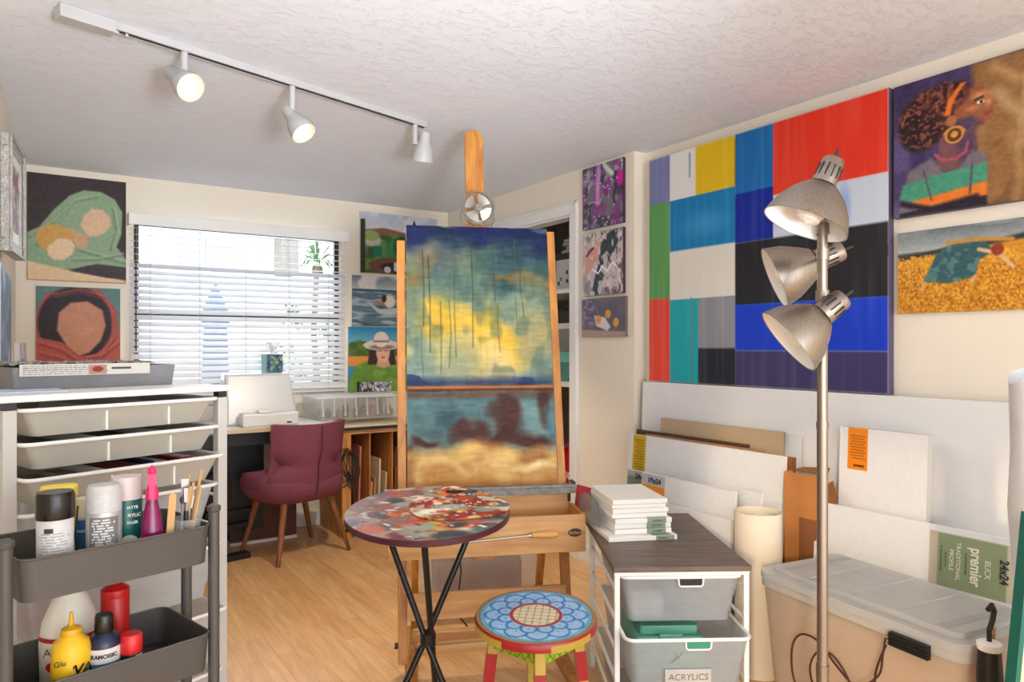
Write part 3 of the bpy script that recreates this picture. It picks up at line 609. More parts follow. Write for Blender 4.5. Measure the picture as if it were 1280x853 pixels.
# ================================================================ DESK END OF THE ROOM
M_pine = wood_mat('pine', (222, 160, 92), (186, 116, 54), (20, 20, 1.5))
M_easel = wood_mat('easel_wood', (196, 134, 62), (164, 102, 42), (18, 18, 1.6), .4)
M_easelx = wood_mat('easel_wood_cross', (214, 168, 112), (190, 138, 84), (1.6, 18, 18), .4)
M_legwood = wood_mat('walnut_leg', (156, 98, 60), (112, 66, 38), (30, 30, 3), .4)
M_desk = mat('desk_white', (232, 230, 224), .45, var=.02)

dk = thing('desk', 'long white topped desk with pale wooden edge under the window', 'desk', (0, 0, 0))
MB().box(-.10, 1.66, 4.66, 5.232, .782, .812).build('desk_top', M_desk, dk, bevel=.002)
MB().box(-.10, 1.66, 4.645, 4.66, .784, .812).build('edge_strip', wood_mat('desk_edge', (222, 200, 168), (206, 180, 144), (2, 20, 20)), dk)
MB().box(-.10, 1.20, 4.70, 4.72, .70, .78).build('apron', M_black, dk)
for x, y in ((-.06, 4.72), (-.06, 5.18), (.98, 5.18)): MB().box(x - .02, x + .02, y - .02, y + .02, 0, .782).build('leg', M_black, dk)
MB().box(-.04, 1.22, 4.93, 4.945, .10, .78).build('back_panel', M_black, dk)  # black sheet added to stand in for the shaded void under the desk

cu = thing('cubby_shelf', 'pine storage cubby with upright slots and a dark edged top', 'shelf unit', (0, 0, 0))
cx0, cx1, cy0, cy1 = 1.70, 2.62, 4.75, 5.23
MB().box(cx0 - .005, cx1, cy0 - .02, cy1, .745, .765).build('top_trim', M_dark, cu)
MB().box(cx0 - .005, cx1, cy0 - .02, cy1, .766, .778).build('top', wood_mat('cubby_top', (236, 224, 196), (220, 204, 170), (2, 12, 12)), cu)
MB().box(cx0, cx0 + .065, cy0, cy0 + .03, 0, .744).box(cx0, cx0 + .018, cy0 + .03, cy1 - .01, 0, .744).build('side_panel', M_pine, cu)
MB().box(cx1 - .03, cx1, cy0, cy1 - .01, 0, .744).build('side_panel', M_pine, cu)
MB().box(cx0 + .065, cx1 - .03, cy0, cy0 + .02, .715, .744).build('front_rail', M_easelx, cu)
MB().box(cx0 + .018, cx1 - .03, cy0, cy1 - .01, .04, .06).build('bottom_shelf', M_easelx, cu)
MB().box(cx0 + .018, cx1 - .03, cy1 - .01, cy1 - .003, .06, .744).build('back_board', M_dark, cu)
for x in (1.905, 2.075, 2.24, 2.42): MB().box(x, x + .008, cy0 + .012, cy1 - .012, .06, .715).build('divider', M_pine, cu)
# boards standing in the slots
bd = [(1.835, .56, 'pink edged thin board leaning in the first slot of the cubby', (206, 122, 110)), (1.925, .30, 'short pale board in the second cubby slot', (214, 176, 126)), (1.95, .33, 'small wooden panel in the second cubby slot behind the shortest one', (196, 148, 92)),
      (1.985, .46, 'tall cream canvas board in the second cubby slot', (230, 214, 182)), (2.035, .36, 'cream canvas board against the second cubby divider', (222, 200, 164)), (2.11, .40, 'brown framed panel in the third cubby slot', (132, 84, 48)), (2.16, .52, 'tall tan panel in the third cubby slot', (178, 128, 80)), (2.2, .45, 'dark brown board at the end of the third cubby slot', (92, 62, 40))]
for i, (x, h_, lb, c) in enumerate(bd):
    o = MB().box(-.006, .006, 0, .40, 0, h_).build('canvas_board', mat('board_%d' % i, c, .7), rot=(0, .03, 0), loc=(x, 4.79, .061), bevel=.001)
    tag(o, lb, 'board', 'boards standing in the cubby slots')
# cable coil
cb_ = MB(); rg = random.Random(3)
for k in range(7):
    c0 = Vector((1.735 + rg.uniform(-.03, .03), 4.72 + rg.uniform(-.02, .01), .50 + rg.uniform(-.03, .03))); rx, rz_ = rg.uniform(.035, .07), rg.uniform(.07, .13); ph = rg.uniform(-.5, .5)
    cb_.tube([c0 + Vector((rx * math.cos(t) * math.cos(ph) - rz_ * math.sin(t) * math.sin(ph), .008 * math.sin(3 * t), rz_ * math.sin(t) * math.cos(ph) + rx * math.cos(t) * math.sin(ph))) for t in np.linspace(0, 2 * PI, 26)], .0035, 6)
cb_.tube([(1.735, 4.735, .46), (1.78, 4.725, .3), (1.79, 4.73, .12), (1.775, 4.735, .006)], .006, 6)
cb_.cyl((1.735, 4.749, .62), (1.735, 4.715, .62), .004)
tag(cb_.build('cable_coil', mat('cable_dark', (44, 48, 42), .5, var=.3), smooth=True), 'tangled coil of dark cables hanging on the pine cubby side', 'cable')
# things on the desk
pr = thing('printer', 'white printer with a tall sloping lid and a small tray in front', 'printer', (1.19, 4.92, .812), .02)
MB().tap((-.235, .235, -.09, .17), (-.215, .215, .03, .17), 0, .335).build('lid', mat('printer_white', (206, 208, 214), .3, var=.02, coat=.3), pr, bevel=.02)
MB().box(-.16, .20, -.21, -.092, 0, .085).build('tray', mat('printer_tray', (226, 226, 224), .35, var=.02), pr, bevel=.012)
MB().box(-.06, .02, -.215, -.15, .086, .104).build('latch', M_white, pr, bevel=.004)
MB().box(.12, .15, -.213, -.209, .015, .024).build('button', M_black, pr)
tb = thing('tissue_box', 'cube tissue box with a blue and green painted pattern on the printer', 'tissue box', (1.315, 5.02, 1.148), .05)
a = Art(.115, .125, 60, (70, 110, 120)); a.noise(6, 6, (50, 60, 130), 3, .45, .6, 1); a.noise(7, 7, (170, 180, 110), 9, .58, .7, 1); a.noise(6, 6, (90, 150, 120), 14, .55, .7, .8)
MB().box(-.057, .057, 0.001, .114, 0, .125).build('box', mat('tissue_teal', (100, 150, 150), .5), tb)
canvas('front_print', None, None, .113, .124, .002, a, (0, -.0015, 0), parent=tb)
ts = MB(); rg = random.Random(5)
for k in range(7):
    a0 = k * 1.1; p = [Vector((0.03 * math.cos(a0) * q + rg.uniform(-.006, .006), .057 + .02 * math.sin(a0) * q, .126 + q * .08 * (1 - .12 * (k % 3)))) for q in (0, .35, .7, 1)]
    for i in range(3):
        s_ = Vector((-math.sin(a0), math.cos(a0), 0)) * (.012 + .012 * i); kk = len(ts.v); ts.v += [tuple(p[i] - s_), tuple(p[i] + s_), tuple(p[i + 1] + s_ * 1.2), tuple(p[i + 1] - s_ * .9)]; ts.f.append((kk, kk + 1, kk + 2, kk + 3))
ts.build('tissue', mat('tissue_paper', (240, 244, 246), .8), tb)
M_frost = clear_mat('frosted_plastic', (252, 254, 255), alpha=.24, rough=.2, trans=.5)
bn = thing('storage_bin', 'clear lidded plastic bin of small bottles on the cubby end of the desk', 'storage bin', (1.86, 4.965, .815), 0)
bn.location.z = .813
MB().tub((-.30, .30, -.16, .16), (-.33, .33, -.18, .18), 0, .155, .004, .03).build('tub', M_frost, bn, smooth=True)
for k in range(8): MB().box(-.28 + k * .08, -.268 + k * .08, -.172, -.1665, .01, .13, Matrix.Rotation(-.12, 4, 'X') @ Matrix.Translation((0, .006, 0))).build('rib', clear_mat('frosted_rib', (250, 252, 255), alpha=.6, trans=.4), bn)
lb_ = MB().prism(rrect(-.335, .335, -.185, .185, .03), .155, .166).prism(rrect(-.27, .27, -.13, .13, .02), .166, .172).build('lid', clear_mat('frosted_lid', (250, 252, 255), alpha=.7, rough=.2, trans=.3), bn, smooth=True)
rg = random.Random(8)
for k in range(9):
    hh = rg.uniform(.06, .12); cc = rg.choice([(150, 110, 90), (120, 120, 130), (170, 150, 140), (90, 90, 100)])
    o = MB().lathe([(.022, 0), (.024, .01), (.024, hh * .75), (.012, hh * .85), (.012, hh), (.001, hh)], 12).build('paint_bottle', mat('bottle_%d' % (k % 4), [(120, 70, 50), (60, 64, 80), (150, 100, 80), (40, 42, 50)][k % 4], .5), smooth=True, loc=(1.60 + k * .065, 4.90 + (k % 2) * .04, .818))
    tag(o, 'small paint bottle standing inside the clear bin on the desk', 'bottle', 'paint bottles inside the clear bin')
ob = thing('pattern_box', 'small box with blue and white pattern behind the clear bin', 'box', (2.12, 5.19, .779), 0)
a = Art(.26, .25, 80, (170, 170, 176)); a.noise(12, 8, (70, 66, 70), 3, .5, .6, 1); a.noise(9, 8, (90, 120, 190), 8, .58, .68, 1, m=a.X > .45); a.noise(12, 9, (235, 235, 238), 12, .6, .7)
canvas('box_front', None, None, .26, .275, .003, a, (0, -.02, 0), parent=ob); MB().box(-.13, .13, -.016, .03, 0, .275).build('box_body', M_dark, ob)
# under the desk
pc = thing('exercise_stand', 'black metal pedal stand with crossbars on the floor under the desk', 'stand', (.90, 4.66, 0), .2)
MB().box(-.12, .16, -.06, .02, 0, .035).box(-.12, .12, .22, .28, 0, .03).box(-.03, .03, -.02, .28, .01, .05).build('base', M_black, pc, bevel=.006)
MB().cyl((0, .1, .03), (0, .1, .42), .03).box(-.08, .08, .04, .16, .36, .52).build('column', M_black, pc)
MB().box(-.1, .22, .06, .11, .17, .2).box(-.08, .24, .05, .1, .27, .29).build('crossbar', M_black, pc)
o = MB().box(-.22, .22, -.12, .12, 0, .26).build('storage_box', mat('box_brown', (92, 52, 36), .6, var=.15), loc=(1.23, 5.085, .021), bevel=.004); tag(o, 'dark brown box pushed against the wall under the desk', 'box')
MB().box(-.22, .22, -.13, .13, -.02, -.001).build('box_rim', M_white, o)

# ---- upholstered chair
ch = thing('office_side_chair', 'plum tweed upholstered chair with round walnut legs at the desk', 'chair', (1.335, 4.60, 0), math.radians(14))
M_plum = mat('plum_tweed', (132, 76, 92), .95, var=.3, vscale=260, bump=.25, bscale=320, spec=.1)
# local: back of chair towards -y (camera), seat forward +y
def shell():
    mb = MB(); nu, nv = 44, 16; outer = []; inner = []
    for j in range(nv + 1):
        t = j / nv
        for i in range(nu + 1):
            q = (i / nu) * 2 - 1; ph = q * 1.95        # angle from the back centre
            aq = abs(ph)
            if aq < .98: top = .86 - .012 * math.cos(ph * 1.2)
            elif aq < 1.25: top = .66 - (aq - .98) / .27 * .09
            else: top = .57 - (aq - 1.25) / .7 * .035
            z = .40 + (top - .40) * t
            rx = .262 - .065 * math.exp(-((z - .60) / .04) ** 2) + .012 * max(0, z - .66) / .2; ry = .25 + max(0, z - .5) * .15
            lo = max(0, (.46 - z) / .06); sh = 1 - .16 * lo
            if aq < .98 and z > .6: rx *= 1.16 ; x = rx * math.sin(ph) * 1.0
            else: x = rx * math.sin(ph) * (1.16 if z <= .6 else 1.16)
            y = -ry * math.cos(ph)
            if aq > 1.25: y = -ry * math.cos(ph) * 1.5; x *= 1.0 + .04 * (aq - 1.25)
            outer.append((x * sh, y * sh, z)); inner.append((x * sh * .86, y * sh * .86, z))
    N = nu + 1
    vs = outer + inner; K = len(outer); fs = []
    for j in range(nv):
        for i in range(nu):
            a0 = j * N + i; fs.append((a0, a0 + 1, a0 + N + 1, a0 + N)); fs.append((K + a0, K + a0 + N, K + a0 + N + 1, K + a0 + 1))
    for i in range(nu):
        a0 = nv * N + i; fs.append((a0, a0 + 1, K + a0 + 1, K + a0)); fs.append((i, K + i, K + i + 1, i + 1))
    for j in range(nv):
        a0 = j * N; fs.append((a0, a0 + N, K + a0 + N, K + a0)); b0 = j * N + nu; fs.append((b0, K + b0, K + b0 + N, b0 + N))
    mb.v = vs; mb.f = fs
    return mb
bk = shell().build('backrest', M_plum, ch, smooth=True)
st_ = MB()
pts = [(.30 * math.copysign(abs(math.cos(t)) ** .7, math.cos(t)), .04 + .29 * math.copysign(abs(math.sin(t)) ** .75, math.sin(t))) for t in np.linspace(0, 2 * PI, 40)[:-1]]
vs = []; fs = []
for sc_, z_ in ((.6, .345), (.84, .365), (.97, .41), (1.0, .45), (.99, .485), (.92, .505), (.5, .512)):
    for x, y in pts: vs.append((x * sc_, .04 + (y - .04) * sc_, z_))
n_ = len(pts)
for j in range(6):
    for i in range(n_): fs.append((j * n_ + i, j * n_ + (i + 1) % n_, (j + 1) * n_ + (i + 1) % n_, (j + 1) * n_ + i))
fs += [tuple(range(n_)), tuple(6 * n_ + i for i in range(n_))]
st_.add(vs, fs).build('seat', M_plum, ch, smooth=True)
MB().tube([(.004, -.315 , .84), (.004, -.312, .7), (.004, -.272, .6), (.004, -.268, .5), (.004, -.25, .42), (.004, -.19, .368)], .0035, 6).build('seam', mat('plum_seam', (84, 38, 56), .9), ch)
for x, y in ((-.15, -.13), (.17, -.13), (-.15, .2), (.17, .2)):
    s1 = 1.62
    MB().cyl((x * 1.58, y * 1.62 if y < 0 else y * 1.25, 0), (x, y, .36), .013, .024, 16).build('leg', M_legwood, ch, smooth=True)

# ================================================================ WHITE DRAWER CART AND WHAT IS ON IT
CR = math.atan2(.23, .583)
cart = thing('drawer_cart', 'tall white wheeled drawer cart with many shallow pull out trays', 'drawer cart', (-.096, 2.21, 0), CR)
CW, CD = .628, .50
M_pl = mat('cart_white', (200, 199, 195), .45, var=.02); M_tray = mat('tray_white', (182, 178, 167), .5, var=.03)
M_mesh = clear_mat('tray_clear', (226, 230, 232), alpha=.55, rough=.35, trans=.4)
MB().box(-.01, CW + .012, -.012, CD, 1.185, 1.203).build('top', M_white, cart, bevel=.004)
for x in (0, CW - .032):
    for y in (0, CD - .04): MB().box(x, x + .032, y, y + .03, .06, 1.165).build('post', M_pl, cart, bevel=.002)
    for y in (.001, CD - .039): MB().box(x + .001, x + .031, y, y + .028, 1.165, 1.185).build('corner_cap', M_dark, cart)
for x in (.008, CW - .024):
    for k in range(11): MB().box(x, x + .012, .03, CD - .04, 1.135 - k * .0975, 1.141 - k * .0975).build('runner', M_pl, cart)
for x in (.016, CW - .016):
    for y in (.03, CD - .03): MB().cyl((x - .012, y, .028), (x + .012, y, .028), .028).build('castor', M_dark, cart)
tray_z = [1.163, 1.075, .985, .89, .70, .505, .31]; tray_h = [.072, .07, .075, .13, .16, .16, .18]; pull = [.0, .01, .03, .0, .02, .05, .03]
for i, (z_, h_, p_) in enumerate(zip(tray_z, tray_h, pull)):
    m_ = M_tray if i < 3 else M_mesh
    T = Matrix.Translation((0, -p_, 0))
    d = MB().tub((.075, CW - .075, .02, CD - .06), (.045, CW - .045, -.005, CD - .04), z_ - h_, z_, .003, .02, T).build('tray', m_, cart, smooth=True)
    r_ = rrect(.036, CW - .036, -.014, CD - .032, .028); MB().tube([(x, y - p_, z_) for x, y in r_] + [(r_[0][0], r_[0][1] - p_, z_)], .0055, 8).build('tray_rim', M_white, d, smooth=True)
    if i < 3:
        for x in (.25, .43): MB().box(x, x + .006, .0 - p_, CD - .06 - p_, z_ - h_ + .004, z_ - .004).build('tray_divider', M_white, d)
def cart_pt(x, y, z): return Matrix.Rotation(CR, 3, 'Z') @ Vector((x, y, z)) + Vector((-.096, 2.21, 0))
# supplies lying in the trays
sup = [(0, .15, .1, 'brown paint box in the topmost cart tray', (120, 84, 56), (.12, .3, .045)), (0, .34, .1, 'grey folded cloth in the topmost cart tray', (120, 124, 134), (.14, .24, .04)), (0, .465, .15, 'slim brown stick bundle in the topmost cart tray', (110, 76, 56), (.07, .3, .03)),
       (1, .165, .1, 'olive card box in the second cart tray', (126, 112, 84), (.09, .30, .045)), (1, .34, .12, 'dark green tin in the second cart tray', (80, 84, 66), (.14, .26, .045)), (1, .515, .04, 'dark red tube end in the second cart tray', (120, 30, 44), (.05, .1, .05)),
       (2, .128, .04, 'crumpled grey paint tubes in the third cart tray', (112, 108, 100), (.07, .16, .05)), (2, .21, .05, 'pale paint tube lying in the third cart tray', (176, 168, 140), (.05, .2, .05)), (2, .33, .06, 'red paint packet in the third cart tray', (168, 38, 52), (.13, .2, .058)),
       (2, .435, .08, 'navy paint packet in the third cart tray', (32, 44, 92), (.07, .2, .062)), (2, .515, .04, 'red carton at the end of the third cart tray', (172, 36, 44), (.05, .2, .068))]
for i, (t_, x, y, lb, c, (sx_, sy_, sz_)) in enumerate(sup):
    p = cart_pt(x, y - pull[t_] + .03, tray_z[t_] - tray_h[t_] + .0035)
    o = MB().prism(rrect(-sx_ / 2, sx_ / 2, -.0, sy_, .008), 0, sz_).build('paint_supply_box', mat('supply_%d' % i, c, .55, var=.3, vscale=30), loc=p, rot=(0, 0, CR + random.uniform(-.06, .06)), bevel=.004)
    tag(o, lb, 'box')
for i, (t_, x, lb, c) in enumerate(((3, .14, 'pale blue plastic packet in the fourth cart tray', (150, 190, 204)), (4, .232, 'round clear container in the first deep cart tray', (170, 176, 180)), (4, .38, 'white carton with a barcode in the first deep cart tray', (226, 222, 210)), (4, .10, 'red plastic packet in the first deep cart tray', (186, 44, 60)), (5, .3, 'white folded rag in the second deep cart tray', (214, 212, 206)), (6, .25, 'grey wire mesh in the lowest cart tray', (150, 150, 148)))):
    p = cart_pt(x, .04 - pull[t_], tray_z[t_] - tray_h[t_] + .004)
    mb = MB().lathe([(.05, 0), (.055, .02), (.055, .08), (.058, .085), (.058, .1), (.001, .1)], 24, Matrix.Translation((.06, .08, 0))) if i == 1 else MB().prism(rrect(0, .12, 0, .16, .02), 0, .1)
    tag(mb.build('paint_supply_box', mat('supplyb_%d' % i, c, .5, var=.2, vscale=20), loc=p, rot=(0, 0, CR), bevel=.003, smooth=False), lb, 'box')
# newspaper covered palette box on top
nb = thing('palette_box', 'flat grey box covered in crumpled newspaper on the drawer cart', 'box', cart_pt(.335, .335, 1.2035), CR - .06)
MB().tub((-.225, .225, -.13, .13), (-.232, .232, -.137, .137), 0, .066, .004, .008).build('box', mat('box_grey', (122, 122, 126), .6, var=.12), nb)
def news():
    a = Art(.45, .06, 260, (202, 200, 192)); rgn = np.random.RandomState(2)
    for k in range(5):
        y = .12 + k * .17
        x = .02
        while x < .62:
            w_ = rgn.uniform(.01, .05); a.rect(x, x + w_, y, y + .07, (110, 106, 100), .003, .8); x += w_ + .008
    a.rect(.5, .64, .1, .95, (176, 130, 116), .01); a.ell(.57, .5, .05, .3, (130, 50, 44), .3); a.rect(.68, .84, .35, .55, (80, 78, 78), .005); return a
canvas('newspaper_front', None, None, .36, .034, .0015, news(), (-.035, -.142, .040), parent=nb, side=(200, 198, 190))
cr_ = MB(); nx_, ny_ = 40, 14; rg = random.Random(12)
for j in range(ny_ + 1):
    for i in range(nx_ + 1):
        x = -.236 + .40 * i / nx_; y = -.141 + .27 * j / ny_; cr_.v.append((x + rg.uniform(-.003, .003), y, .0605 + .012 * abs(math.sin(i * 1.3 + j)) * rg.random() + rg.uniform(0, .005) + .008))
for j in range(ny_):
    for i in range(nx_): a0 = j * (nx_ + 1) + i; cr_.f.append((a0, a0 + 1, a0 + nx_ + 2, a0 + nx_ + 1))
cr_.build('newspaper', mat('newspaper', (150, 148, 142), .85, var=.4, vscale=70), nb)
o = MB().prism([(0, 0), (.16, .02), (.13, .2), (-.02, .17)], 0, .004).build('paper_sheet', mat('pale_blue_paper', (196, 216, 236), .7), loc=cart_pt(-.0, .10, 1.2035)); tag(o, 'pale blue sheet of paper on the corner of the drawer cart', 'paper')
o.location.x += .02

# ================================================================ GREY TROLLEY WITH BOTTLES
TRR = math.atan2(.104, .378); TW, TD = .392, .27
M_tg = mat('trolley_grey', (84, 82, 80), .45, metal=.1, var=.05); M_tgi = mat('trolley_inner', (62, 60, 60), .5, metal=.2, var=.1)
tx0 = Vector((-.047, 1.715, 0))
trol = thing('utility_trolley', 'dark grey metal tiered trolley holding spray cans and bottles', 'trolley', tx0, TRR)
def tro(x, y, z): return Matrix.Rotation(TRR, 3, 'Z') @ Vector((x, y, z)) + tx0
tiers = [.90, .641, .36]; TH = .088
for z_ in tiers:
    ty = MB().tub((.006, TW - .006, .006, TD - .006), (0, TW, 0, TD), z_ - TH, z_, .0025, .028).build('tray', M_tg, trol, smooth=True)
    r_ = rrect(0, TW, 0, TD, .03); MB().tube([(x, y, z_) for x, y in r_] + [(r_[0][0], r_[0][1], z_)], .003, 8).build('rolled_rim', M_tg, ty, smooth=True)
    MB().prism(rrect(.012, TW - .012, .012, TD - .012, .024), z_ - TH + .0028, z_ - TH + .0042).build('tray_mat', M_tgi, ty)
for x in (-.017, TW + .017):
    for y in (.03, TD - .09):
        MB().cyl((x, y, .06), (x, y, .955 - .03), .013, n=16).lathe([(.013, 0), (.016, .004), (.016, .014), (.008, .02), (.001, .02)], 16, Matrix.Translation((x, y, .925))).build('post', M_tg, trol, smooth=True)
        MB().cyl((x - .01, y, .028), (x + .01, y, .028), .028).build('castor', M_dark, trol)
M_lbl = mat('label_white', (216, 214, 212), .5); M_ink = mat('label_ink', (54, 54, 58), .6); M_bk = mat('black_gloss', (16, 16, 18), .25, var=.2)
def lines_on(parent, r, z0, n, w_, m_, dz=.006, hh=.0022, rz=0):
    """rows of small print wrapped on a can"""
    mb = MB()
    for k in range(n):
        z_ = z0 - k * dz; a0 = -PI / 2 + rz - w_ * (.5 if k % 3 else .42); L = w_ * (1 if k % 3 else .84) * (.85 + .15 * math.sin(k * 2.3))
        for q in range(10):
            if (q + k) % 5 == 4: continue
            a1 = a0 + L * q / 10; a2 = a0 + L * (q + .85) / 10
            kk = len(mb.v); mb.v += [(r * math.cos(a1), r * math.sin(a1), z_), (r * math.cos(a2), r * math.sin(a2), z_), (r * math.cos(a2), r * math.sin(a2), z_ + hh), (r * math.cos(a1), r * math.sin(a1), z_ + hh)]; mb.f.append((kk, kk + 1, kk + 2, kk + 3))
    return mb.build('small_print', m_, parent)
def wrap(parent, r, z0, z1, w_, m_, name='label_panel', rz=0):
    mb = MB()
    for q in range(12):
        a1 = -PI / 2 + rz - w_ / 2 + w_ * q / 12; a2 = a1 + w_ / 12; kk = len(mb.v)
        mb.v += [(r * math.cos(a1), r * math.sin(a1), z0), (r * math.cos(a2), r * math.sin(a2), z0), (r * math.cos(a2), r * math.sin(a2), z1), (r * math.cos(a1), r * math.sin(a1), z1)]; mb.f.append((kk, kk + 1, kk + 2, kk + 3))
    return mb.build(name, m_, parent, smooth=True)
FZ = tiers[0] - TH + .0045; FZ2 = tiers[1] - TH + .0045
def placed(name, label, cat, px, z_dep, zf, rz=0, sc_=1.0):
    u = (px - 640) / 888; X = z_dep * (math.sin(YAW) + u * math.cos(YAW)); Y = z_dep * (math.cos(YAW) - u * math.sin(YAW))
    o_ = thing(name, label, cat, (X, Y, zf), -math.atan2(X, Y) + rz); o_.scale = (sc_, sc_, sc_); return o_
# 1 black capped can
o = placed('spray_can', 'white spray can with black cap at the end of the trolley', 'spray can', 69, 1.518, FZ, sc_=1.0)
MB().lathe([(.033, 0), (.0345, .004), (.0345, .142), (.031, .15)], 32).build('can', mat('can_pale', (206, 206, 208), .4), o, smooth=True)
MB().lathe([(.0355, .147), (.0365, .15), (.0365, .196), (.034, .203), (.001, .203)], 32).build('cap', M_bk, o, smooth=True)
lines_on(o, .0349, .118, 16, 1.9, mat('print_grey', (150, 150, 152), .6)); wrap(o, .0351, .121, .131, .5, M_ink, rz=-.35)
# 2 yellow capped bottle
o = placed('glue_bottle', 'yellow bottle behind the black capped spray can', 'bottle', 74, 1.615, FZ)
MB().prism(rrect(-.034, .034, -.018, .018, .015), 0, .17).build('bottle', mat('yellow_plastic', (226, 200, 40), .35, var=.06), o, bevel=.004)
MB().prism(rrect(-.037, .037, -.02, .02, .016), .17, .198).build('cap', mat('yellow_cap', (236, 214, 70), .35), o, bevel=.005)
MB().tube([(.038, -.016, .02), (.03, -.02, .08), (.036, -.019, .15)], .002, 6).build('paint_drip', M_ink, o)
# 3 cream cap blue label
o = placed('paint_bottle', 'small blue labelled bottle with cream cap between taller cans', 'bottle', 106, 1.645, FZ)
MB().lathe([(.021, 0), (.022, .004), (.022, .11), (.018, .122)], 24).build('bottle', mat('bottle_steel', (150, 160, 160), .35), o, smooth=True)
MB().lathe([(.02, .12), (.021, .124), (.021, .162), (.001, .163)], 24).build('cap', mat('cream_cap', (226, 216, 190), .4), o, smooth=True)
wrap(o, .0224, .05, .115, 2.8, mat('blue_label', (28, 84, 140), .45)); text('VARNISH', .009, M_lbl, o, (0, -.0229, .09), bend=.0229)
# 4 silver cap with text label
o = placed('spray_can', 'silver capped spray can covered in small white print', 'spray can', 130, 1.592, FZ, sc_=1.02)
MB().lathe([(.033, 0), (.035, .004), (.035, .14), (.032, .148)], 32).build('can', mat('can_silver', (186, 190, 188), .3, metal=.3), o, smooth=True)
MB().lathe([(.0355, .143), (.0355, .15), (.034, .19), (.03, .2), (.001, .203)], 32).build('cap', clear_mat('cap_frost', (226, 228, 232), alpha=.9, rough=.2, trans=.3), o, smooth=True)
wrap(o, .0353, .01, .134, 1.75, mat('label_grey', (120, 120, 122), .5)); lines_on(o, .0356, .126, 19, 1.4, mat('print_white', (224, 224, 224), .6), .0058, .0034)
wrap(o, .0354, .0, .06, .5, mat('label_green', (60, 120, 84), .5), rz=-1.2)
# 5 teal acrylic sealer
o = placed('spray_can', 'dark teal acrylic spray can with clear white cap', 'spray can', 158, 1.665, FZ, sc_=1.02)
MB().lathe([(.031, 0), (.0325, .004), (.0325, .15), (.03, .158)], 32).build('can', mat('can_teal', (10, 92, 88), .35, var=.05), o, smooth=True)
MB().lathe([(.033, .154), (.0335, .16), (.0335, .196), (.031, .205), (.001, .207)], 32).build('cap', mat('cap_pinkwhite', (214, 204, 202), .35), o, smooth=True)
for s_, z_, q in (('MATTE', .138, .012), ('ACRYLIC', .12, .014), ('SEALER', .104, .012)): text(s_, q * .72, M_lbl, o, (.010, -.0331, z_), bend=.0331, bold=.0003)
MB().lathe([(.021, 0), (.021, .001)], 24, Matrix.Translation((.006, -.0325, .055)) @ Matrix.Rotation(PI / 2, 4, 'X')).build('round_emblem', mat('emblem_pale', (196, 200, 190), .5), o)
# 6 magenta spray bottle
o = placed('spray_bottle', 'magenta translucent spray bottle standing mid trolley', 'bottle', 190, 1.645, FZ)
MB().lathe([(.026, 0), (.028, .005), (.0275, .05), (.021, .11), (.013, .152), (.011, .165)], 24).build('bottle', mat('magenta_bottle', (128, 10, 86), .15, var=.15, coat=.3), o, smooth=True)
MB().lathe([(.014, .16), (.014, .178), (.01, .186), (.009, .2)], 20).box(-.009, .009, -.03, .016, .196, .222).box(-.006, .006, -.028, -.022, .168, .198).lathe([(.009, .222), (.0085, .23), (.001, .238)], 16).build('trigger', mat('pink_trigger', (226, 40, 112), .3), o, smooth=True)
# 7 craft stick
M_stick = mat('stick_wood', (206, 168, 116), .7, var=.12)
o = MB().prism(rrect(-.0085, .0085, 0, .17, .008), 0, .002).build('craft_stick', M_stick); q = placed('x', 'x', 'x', 209, 1.655, FZ); bpy.data.objects.remove(q)
u = (209 - 640) / 888; zz = 1.655; o.location = (zz * (math.sin(YAW) + u * math.cos(YAW)), zz * (math.cos(YAW) - u * math.sin(YAW)), FZ + .0); o.rotation_euler = (PI / 2 + .03, .06, .3)
tag(o, 'single flat wooden craft stick upright beside the magenta bottle', 'stick')
# 8 cup with brushes and sticks
cupo = placed('plastic_cup', 'clear plastic cup holding brushes and wooden sticks', 'cup', 233, 1.715, FZ)
MB().lathe([(.026, 0), (.034, .1), (.0345, .1), (.0265, .001), (.001, .001)], 28, caps=False).build('cup', clear_mat('cup_clear', (224, 224, 224), alpha=.25, rough=.1, trans=.2), cupo, smooth=True)
cupo_l = Vector(cupo.location)
rg = random.Random(21)
for i in range(9):
    a0 = rg.uniform(0, 2 * PI); bx = Vector((math.cos(a0), math.sin(a0), 0)) * .014; lean = Vector((.022 + rg.uniform(-.01, .016), rg.uniform(-.014, .01), 0)); L = rg.uniform(.15, .215)
    p = cupo_l + bx * .5 + Vector((-.004, 0, .0025))
    o = MB().tube([(0, 0, 0), tuple(lean * .5 + Vector((0, 0, L * .5))), tuple(lean + Vector((0, 0, L)))], .0032, 6).build('wooden_stick', M_stick, loc=p)
    tag(o, 'thin wooden stick in the clear cup of brushes', 'stick', 'wooden sticks in the clear cup')
for i, (dx, L, c, lb) in enumerate(((-.016, .17, (30, 28, 30), 'black handled palette knife in the clear cup'), (-.008, .15, (150, 110, 90), 'brown handled brush in the clear cup'), (-.02, .19, (186, 186, 190), 'silver fork topped tool in the clear cup'))):
    o = thing('paint_brush', lb, 'brush', cupo_l + Vector((dx * .5, -.01 + i * .008, .003)), 0, rot=(0, dx * 4 + .12, 0))
    MB().cyl((0, 0, 0), (0, 0, L * .68), .004, .0055, 10).build('handle', mat('brush_%d' % i, c, .4), o)
    MB().cyl((0, 0, L * .68), (0, 0, L * .8), .0045, .0055, 10).tap((-.006, .006, -.002, .002), (-.009, .009, -.001, .001), L * .8, L).build('head', mat('ferrule', (150, 146, 140), .3, metal=.6), o)
